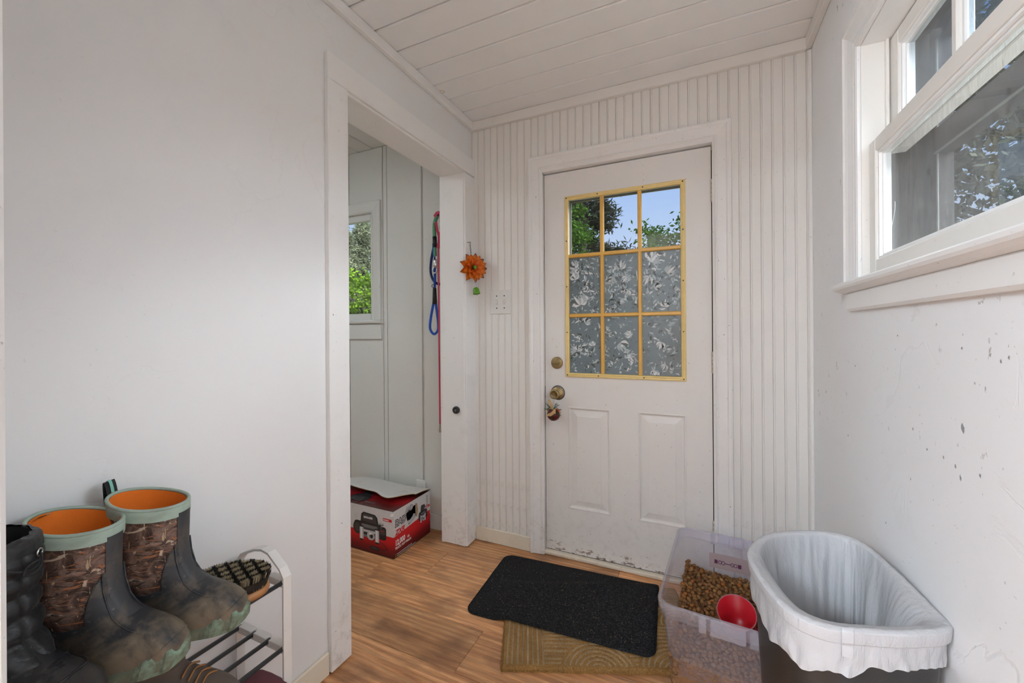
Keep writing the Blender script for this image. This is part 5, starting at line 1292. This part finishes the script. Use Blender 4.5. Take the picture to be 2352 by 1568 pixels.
def foot_w(x, hb=.037, bb=.049): return lerp_tab([(-.09, hb), (-.03, hb), (.03, hb * 1.0), (.09, bb), (.13, bb), (.2, bb * .92)], x)
BACK = [(.0, -.076), (.04, -.083), (.07, -.081), (.10, -.075), (.15, -.069), (.20, -.070), (.30, -.075)]
FRONT = [(.0, .178), (.03, .190), (.05, .190), (.062, .184), (.072, .172), (.080, .157), (.088, .138), (.097, .117), (.108, .098), (.122, .084), (.145, .073), (.18, .067), (.30, .070)]
def boot_pt(t, z, off=0.0, shw=.053):
    xb, xf = lerp_tab(BACK, z), lerp_tab(FRONT, z); c, a = (xb + xf) / 2, (xf - xb) / 2
    ct, st = math.cos(t), math.sin(t); x = c + a * ct
    shw += .004 * ss(.18, .29, z); k = ss(.075, .15, z); wf = foot_w(x); wv = wf + (shw - wf) * k
    p = .62 + .38 * k
    dome = 1 - .30 * ss(.045, .10, z) * (1 - ss(.09, .16, z)) * ss(.0, .10, x)
    y = wv * dome * (abs(st) ** p) * (1 if st >= 0 else -1)
    n = Vector((ct / max(a, .01), st / max(wv, .01), 0)).normalized()
    return Vector((x, y, z)) + n * off
def rim_dz(t): return -.002 - .012 * math.cos(t) - .003 * math.sin(t) ** 2
def over_z(t):
    a = abs(((t + PI) % (2 * PI)) - PI)
    return lerp_tab([(0, .196), (.3, .192), (.62, .172), (.9, .135), (1.15, .108), (1.6, .098), (2.0, .105), (2.3, .150), (2.7, .168), (PI, .172)], a)
def rubber_boot(name, loc, ang, label, tab_up):
    B = empty(name, loc, label, 'boot', 'pair of rubber boots on the rack', rz=ang); TOP = .282; N = 56
    cam_ = MB().grid(lambda u, v: boot_pt(2 * PI * u, .085 + (TOP - .085 + rim_dz(2 * PI * u)) * v), N, 16, True); cam_.build('shaft', M_CAMO, B)
    def ofn(u, v):
        t = 2 * PI * u; zt = over_z(t); w_ = v ** .9; z = .012 + (zt - .012) * w_; off = .0026 if v < .999 else .0004
        a = abs(((t + PI) % (2 * PI)) - PI)
        return boot_pt(t, z, off + .0016 * math.exp(-((a - .52) / .07) ** 2) * ss(.2, .1, z))
    MB().grid(ofn, 84, 46, True).build('rubber_shell', M_RUBBER, B)
    MB().grid(lambda u, v: boot_pt((u - .5) * .62, .105 + (TOP - .012 - .105 + rim_dz(0)) * v, .0042 if 0 < u < 1 else .002), 8, 22).build('front_strip', M_STRIP, B)
    for s_ in (-1, 1):
        MB().tube([boot_pt(s_ * a, z, .003) for a, z in [(.40, .190), (.42, .16), (.46, .13), (.55, .112), (.62, .100), (.66, .090), (.6, .083), (.45, .079)]], .0016, 6).build('seam', M_RUBBER, B)
    MB().tube([boot_pt(a, .062 - .05 * abs(a) ** 2 / 1.1, .003) for a in [-.95 + 1.9 * k / 24 for k in range(25)]], .0014, 6).build('toe_seam', M_RUBBER, B)
    # collar, lining
    MB().grid(lambda u, v: boot_pt(2 * PI * u, TOP + rim_dz(2 * PI * u) - .020 + .024 * v, .0028 - .002 * (v > .9)), N, 4, True).build('collar', M_MINTC, B)
    MB().tube([boot_pt(2 * PI * k / N, TOP + .004 + rim_dz(2 * PI * k / N), -.0008) for k in range(N)], .0036, 8, closed=True).build('collar_edge', M_MINTC, B)
    lin = MB().grid(lambda u, v: boot_pt(2 * PI * u, TOP + .002 + rim_dz(2 * PI * u) - .17 * v, -.0045), N, 8, True); lin.build('lining', M_ORANGE, B)
    # sole with lugs
    so_ = MB(); NS = 96
    def sfn(u, v):
        t = 2 * PI * u; lug = .5 + .5 * math.copysign(min(1, abs(math.sin(t * 15)) * 2), math.sin(t * 15))
        fwd = ss(.3, .95, math.cos(t)); rows = [(.0, -.006 - .004 * lug), (.004 + .003 * lug, .002 + .006 * lug), (.016, .0055 + .005 * lug), (.021 + .010 * fwd + .009 * lug * fwd, .0058 + .002 * lug), (.023 + .013 * fwd + .010 * lug * fwd, .0025)]
        k = min(4, int(round(v * 4))); z, o_ = rows[k]; p = boot_pt(t, max(z, .008), o_); p.z = z; return p
    so_.grid(sfn, NS, 4, True, smooth=False); so_.add([tuple(sfn(i / NS, 0)) for i in range(NS)], [tuple(range(NS))])
    so_.build('sole', M_MINT, B)
    # pull tab
    hgt = .038 if tab_up else .010
    def tabf(u, v, sx=1.0):
        y = (u - .5) * .026 * sx; a = PI * v
        if tab_up: return Vector((-.082 - .004 * math.cos(a) + .004, y, TOP - .012 + .054 * math.sin(a) ** .7 * (1 if v <= .5 else 1))) + Vector((-.006 * math.sin(a), 0, 0))
        return Vector((-.080 + .028 * math.sin(a), y, TOP + .002 + .012 * math.sin(a)))
    tb = MB().grid(tabf, 4, 14).build('pull_tab', M_WEB, B)
    MB().grid(lambda u, v: tabf(u, v, .28) + Vector((.0014 if v > .5 else -.0014, 0, .0009)), 2, 14).build('tab_stripe', M_TEAL, tb)
    return B
BA = rubber_boot('rubber_boot', (-1.074, .470, RT), R(29), 'camo rubber boot nearest the brush, black pull tab standing up', True)
BB = rubber_boot('rubber_boot', (-1.078, .358, RT), R(27.5), 'camo rubber boot beside the black winter boot, pull tab lying flat', False)
# inside print and side lettering on the second boot
MB().grid(lambda u, v: boot_pt(-.55 + .16 * u, .255 + .016 * v, -.0065), 3, 2).build('lining_print', M_INKB, BB)
me = textobj('VE', .012, .0001); me.materials.clear()
for q in me.vertices:
    tt = -1.95 + q.co.x / .053; q.co = boot_pt(tt, .205 + q.co.y, .0008)
link('lettering', me, M_MINTC, BB)

# black quilted winter boot
def quilted():
    t = NT('black_quilt'); v = t.coord(); t.pbr((.010, .0105, .012), .45, 0, t.bump(t.noise(t.coord((1, 1, 2)), 45, 5, .6, .5), .5, .004), .45, Sheen_Weight=.05); return t.m
M_QUILT = quilted(); M_FLEECE = plain('black_fleece', (.008, .008, .009), .95, bump=(250, .6))
M_PATENT = muddy('black_boot_rubber', (.014, .014, .016), (.07, .06, .05), .5, .25)
WB = empty('winter_boot', (-1.078, .236, RT), 'black quilted winter boot with drawcord eyelets next to the rubber boots', 'boot', rz=R(26))
def wpt(t, z, off=0.0):
    return boot_pt(t, z, off, .054)
def qfn(u, v):
    t = 2 * PI * u; z = .10 + .175 * v; ph = (z - .10) / .036; puff = abs(math.sin(PI * ph)) ** .6
    wr = .0022 * npn(t * 6, z * 90, 3) + .0016 * npn(t * 3, z * 50 + t * 3, 8); sm_ = math.exp(-((((t - .0 + PI) % (2 * PI)) - PI) / .05) ** 2)
    return wpt(t, z, .004 + .0095 * puff * (1 - .8 * sm_) + wr)
MB().grid(qfn, 90, 44, True).build('quilted_shaft', M_QUILT, WB)
def cfn_(u, v):
    t = 2 * PI * u; a = PI * v; return wpt(t, .275 + .026 * math.sin(a * .5) + .004 * npn(t * 5, v * 3, 1), .012 - .014 * v + .004 * math.sin(a) + .0025 * npn(t * 7, v * 2, 5))
MB().grid(cfn_, 90, 10, True).build('gathered_collar', M_QUILT, WB)
MB().grid(lambda u, v: wpt(2 * PI * u, .298 - .16 * v, -.003 - .004 * v), 60, 8, True).build('lining', M_FLEECE, WB)
MB().grid(lambda u, v: wpt(2 * PI * u, .012 + (lerp_tab([(0, .125), (.6, .118), (1.2, .098), (2, .090), (PI, .12)], abs(((2 * PI * u + PI) % (2 * PI)) - PI)) - .012) * v, .0065 if v < .999 else .002), 72, 26, True).build('rubber_foot', M_PATENT, WB)
MB().grid(lambda u, v: wpt(-1.2 + 2.4 * u, .098 + .022 * v - .012 * abs(2 * u - 1), .0085), 24, 3).build('strap', M_PATENT, WB)
MB().tube([wpt(-1.3 + 2.6 * k / 30, .083 - .008 * abs(2 * k / 30 - 1), .0085) for k in range(31)], .0018, 6).build('welt', M_PATENT, WB)
for tt in (-.42, .34):
    p = wpt(tt, .268, .0135); n_ = Vector((math.cos(tt), math.sin(tt), 0)); a_ = n_.cross(Vector((0, 0, 1))).normalized()
    MB().tube([p + a_ * (.0058 * math.cos(q)) + Vector((0, 0, .0058 * math.sin(q))) for q in [2 * PI * k / 14 for k in range(14)]], .0016, 6, closed=True).build('eyelet', M_STEEL, WB)
MB().tube(crv([wpt(-.42, .268, .014), wpt(-.30, .262, .02), wpt(-.16, .256, .024), wpt(.02, .253, .024), wpt(.12, .262, .025), wpt(-.08, .262, .026), wpt(-.14, .250, .026), wpt(.02, .246, .025), wpt(.16, .252, .024), wpt(.26, .262, .02), wpt(.34, .268, .014)], 6), .0018, 6).build('drawcord', M_WEB, WB)
sw_ = MB().grid(lambda u, v: wpt(2 * PI * u, .010 + .012 * v, .009), 60, 2, True); sw_.add([tuple(wpt(2 * PI * i / 60, .010, .009) - Vector((0, 0, .010))) for i in range(60)], [tuple(range(60))]); sw_.grid(lambda u, v: wpt(2 * PI * u, .010, .009) - Vector((0, 0, .010 * (1 - v))), 60, 1, True)
sw_.build('sole', M_BLACK, WB)

# ---- grooming brush, bristles up
M_BWOOD = plain('brush_wood', (.36, .16, .055), .4, bump=(60, .15), var=.25)
M_BRB = plain('black_bristle', (.010, .009, .008), .6)
M_BRC = plain('cream_bristle', (.44, .36, .23), .75, var=.15)
br_ = empty('grooming_brush', (-1.034, .612, RT), 'oval wooden brush, black bristles with cream tufts facing up', 'brush', rz=R(33))
EA, EB = .083, .056
MB().grid(lambda u, v: (lambda s_, z: Vector((EA * s_ * math.cos(2 * PI * u), EB * s_ * math.sin(2 * PI * u), z)))(*[(.90, .0), (.97, .003), (1.0, .010), (.98, .017), (.93, .020)][int(round(v * 4))]), 48, 4, True).add([(EA * .93 * math.cos(2 * PI * i / 48), EB * .93 * math.sin(2 * PI * i / 48), .020) for i in range(48)], [tuple(range(48))]).add([(EA * .90 * math.cos(2 * PI * i / 48), EB * .90 * math.sin(2 * PI * i / 48), .0) for i in range(48)], [tuple(range(48))]).build('handle', M_BWOOD, br_)
rb_ = random.Random(12); bl_, cr_ = MB(), MB()
cells = []
ca, sa = math.cos(R(38)), math.sin(R(38)); pit = .0235
def is_cream(x, y):
    a, b = (x * ca + y * sa) / pit, (-x * sa + y * ca) / pit
    return abs((a % 1) - .5) < .36 and abs((b % 1) - .5) < .36 and (x / EA) ** 2 + (y / EB) ** 2 < .90
for i in range(15000):
    a = rb_.uniform(0, 2 * PI); r_ = math.sqrt(rb_.random()); r_ = max(r_, rb_.random()) if i % 3 == 0 else r_
    x, y = EA * .92 * r_ * math.cos(a), EB * .92 * r_ * math.sin(a); c = is_cream(x * 1.04, y * 1.04)
    L = (.036 if c else .037) + rb_.uniform(-.002, .002); fl_ = 1 + (.04 + .08 * r_) * 1
    p0, p1 = Vector((x, y, .019)), Vector((x * fl_ + rb_.gauss(0, .0012), y * fl_ + rb_.gauss(0, .0012), .019 + L)); d = Vector((rb_.gauss(0, 1), rb_.gauss(0, 1), 0)).normalized() * .00055
    T_ = cr_ if c else bl_; i0 = len(T_.v); T_.v += [tuple(p0 - d), tuple(p0 + d), tuple(p1 + d * .7), tuple(p1 - d * .7)]; T_.f.append((i0, i0 + 1, i0 + 2, i0 + 3))
o = rawbuild(bl_, 'black_bristles', M_BRB, br_); o['kind'] = 'stuff'
o = rawbuild(cr_, 'cream_tufts', M_BRC, br_); o['kind'] = 'stuff'
MB().grid(lambda u, v: Vector((EA * (.9 + .13 * v) * math.cos(2 * PI * u), EB * (.9 + .13 * v) * math.sin(2 * PI * u), .018 + .026 * v)), 40, 2, True).build('bristle_core', M_BRB, br_)

# ---- brown shoe on the middle tier
M_SUEDE = plain('brown_suede', (.115, .085, .068), .85, bump=(120, .4), var=.2)
M_SHOEIN = plain('dark_shoe_lining', (.018, .014, .011), .9)
M_LACE = plain('orange_brown_lace', (.30, .13, .04), .7)
SH = empty('brown_shoe', (-1.060, .492, TIERS[1] + .0056), 'brown suede shoe on the middle tier under the rubber boots', 'shoe', rz=R(20))
SB = [(.0, -.105), (.03, -.112), (.09, -.104)]; SF = [(.0, .155), (.02, .165), (.035, .160), (.045, .145), (.055, .115), (.065, .08), (.078, .045), (.09, .03)]
def shoe_pt(t, z, off=0, W0=.040):
    xb, xf = lerp_tab(SB, z), lerp_tab(SF, z); c, a = (xb + xf) / 2, (xf - xb) / 2; x = c + a * math.cos(t); st = math.sin(t)
    return Vector((x + off * math.cos(t), (foot_w(x, .036, .046) * (1 - .25 * ss(.03, .09, z)) + off) * abs(st) ** .7 * (1 if st > 0 else -1), z))
MB().grid(lambda u, v: shoe_pt(2 * PI * u, .016 + .074 * v), 48, 20, True).build('upper', M_SUEDE, SH)
MB().tube([shoe_pt(2 * PI * k / 48, .09, -.001) for k in range(48)], .0045, 8, closed=True).build('padded_collar', M_SUEDE, SH)
MB().grid(lambda u, v: shoe_pt(2 * PI * u, .088 - .06 * v, -.006), 40, 4, True).build('lining', M_SHOEIN, SH)
mb = MB().grid(lambda u, v: shoe_pt(2 * PI * u, .002 + .016 * v, .004), 48, 2, True); mb.add([tuple(shoe_pt(2 * PI * i / 48, .002, .004)) for i in range(48)], [tuple(range(48))]); mb.add([tuple(shoe_pt(2 * PI * i / 48, .022, -.004)) for i in range(48)], [tuple(range(48))]); mb.build('sole', M_SHOEIN, SH)
for k in range(4):
    MB().tube(crv([(.055 + k * .014, -.022, .076 - k * .006), (.052 + k * .014, 0, .086 - k * .006), (.055 + k * .014, .022, .076 - k * .006)], 5), .002, 6).build('lace', M_LACE, SH)
# ---- burgundy clog on the bottom tier
M_CLOG = plain('burgundy_foam', (.12, .030, .040), .6, bump=(80, .1))
CG = empty('foam_clog', (-1.066, .655, TIERS[2] + .0056), 'burgundy foam clog with round holes on the bottom tier', 'shoe', rz=R(8))
CF = [(.0, .155), (.03, .163), (.06, .155), (.08, .140), (.095, .115), (.105, .085), (.110, .05)]; CB = [(0, -.10), (.05, -.105), (.065, -.06), (.09, -.005), (.110, .02)]
def clog_pt(t, z, off=0):
    xb, xf = lerp_tab(CB, z), lerp_tab(CF, z); c, a = (xb + xf) / 2, (xf - xb) / 2; x = c + a * math.cos(t); st = math.sin(t)
    return Vector((x + off * math.cos(t), (foot_w(x, .040, .054) * (1 - .35 * ss(.05, .12, z)) + off) * abs(st) ** .7 * (1 if st > 0 else -1), z))
mb = MB().grid(lambda u, v: clog_pt(2 * PI * u, .001 + .109 * v), 48, 22, True); mb.add([tuple(clog_pt(2 * PI * i / 48, .110)) for i in range(48)], [tuple(range(48))]); mb.add([tuple(clog_pt(2 * PI * i / 48, .001)) for i in range(48)], [tuple(range(48))]); mb.build('body', M_CLOG, CG)
for (t_, z) in ((-.5, .072), (-.15, .075), (.2, .075), (.55, .072), (-.35, .092), (.0, .094), (.35, .092)):
    p = clog_pt(t_, z); n_ = (clog_pt(t_, z) - Vector((.04, 0, .02))).normalized()
    MB().cyl(p - n_ * .004, p + n_ * .0012, .0055, 12).build('vent_hole', M_BLACK, CG)
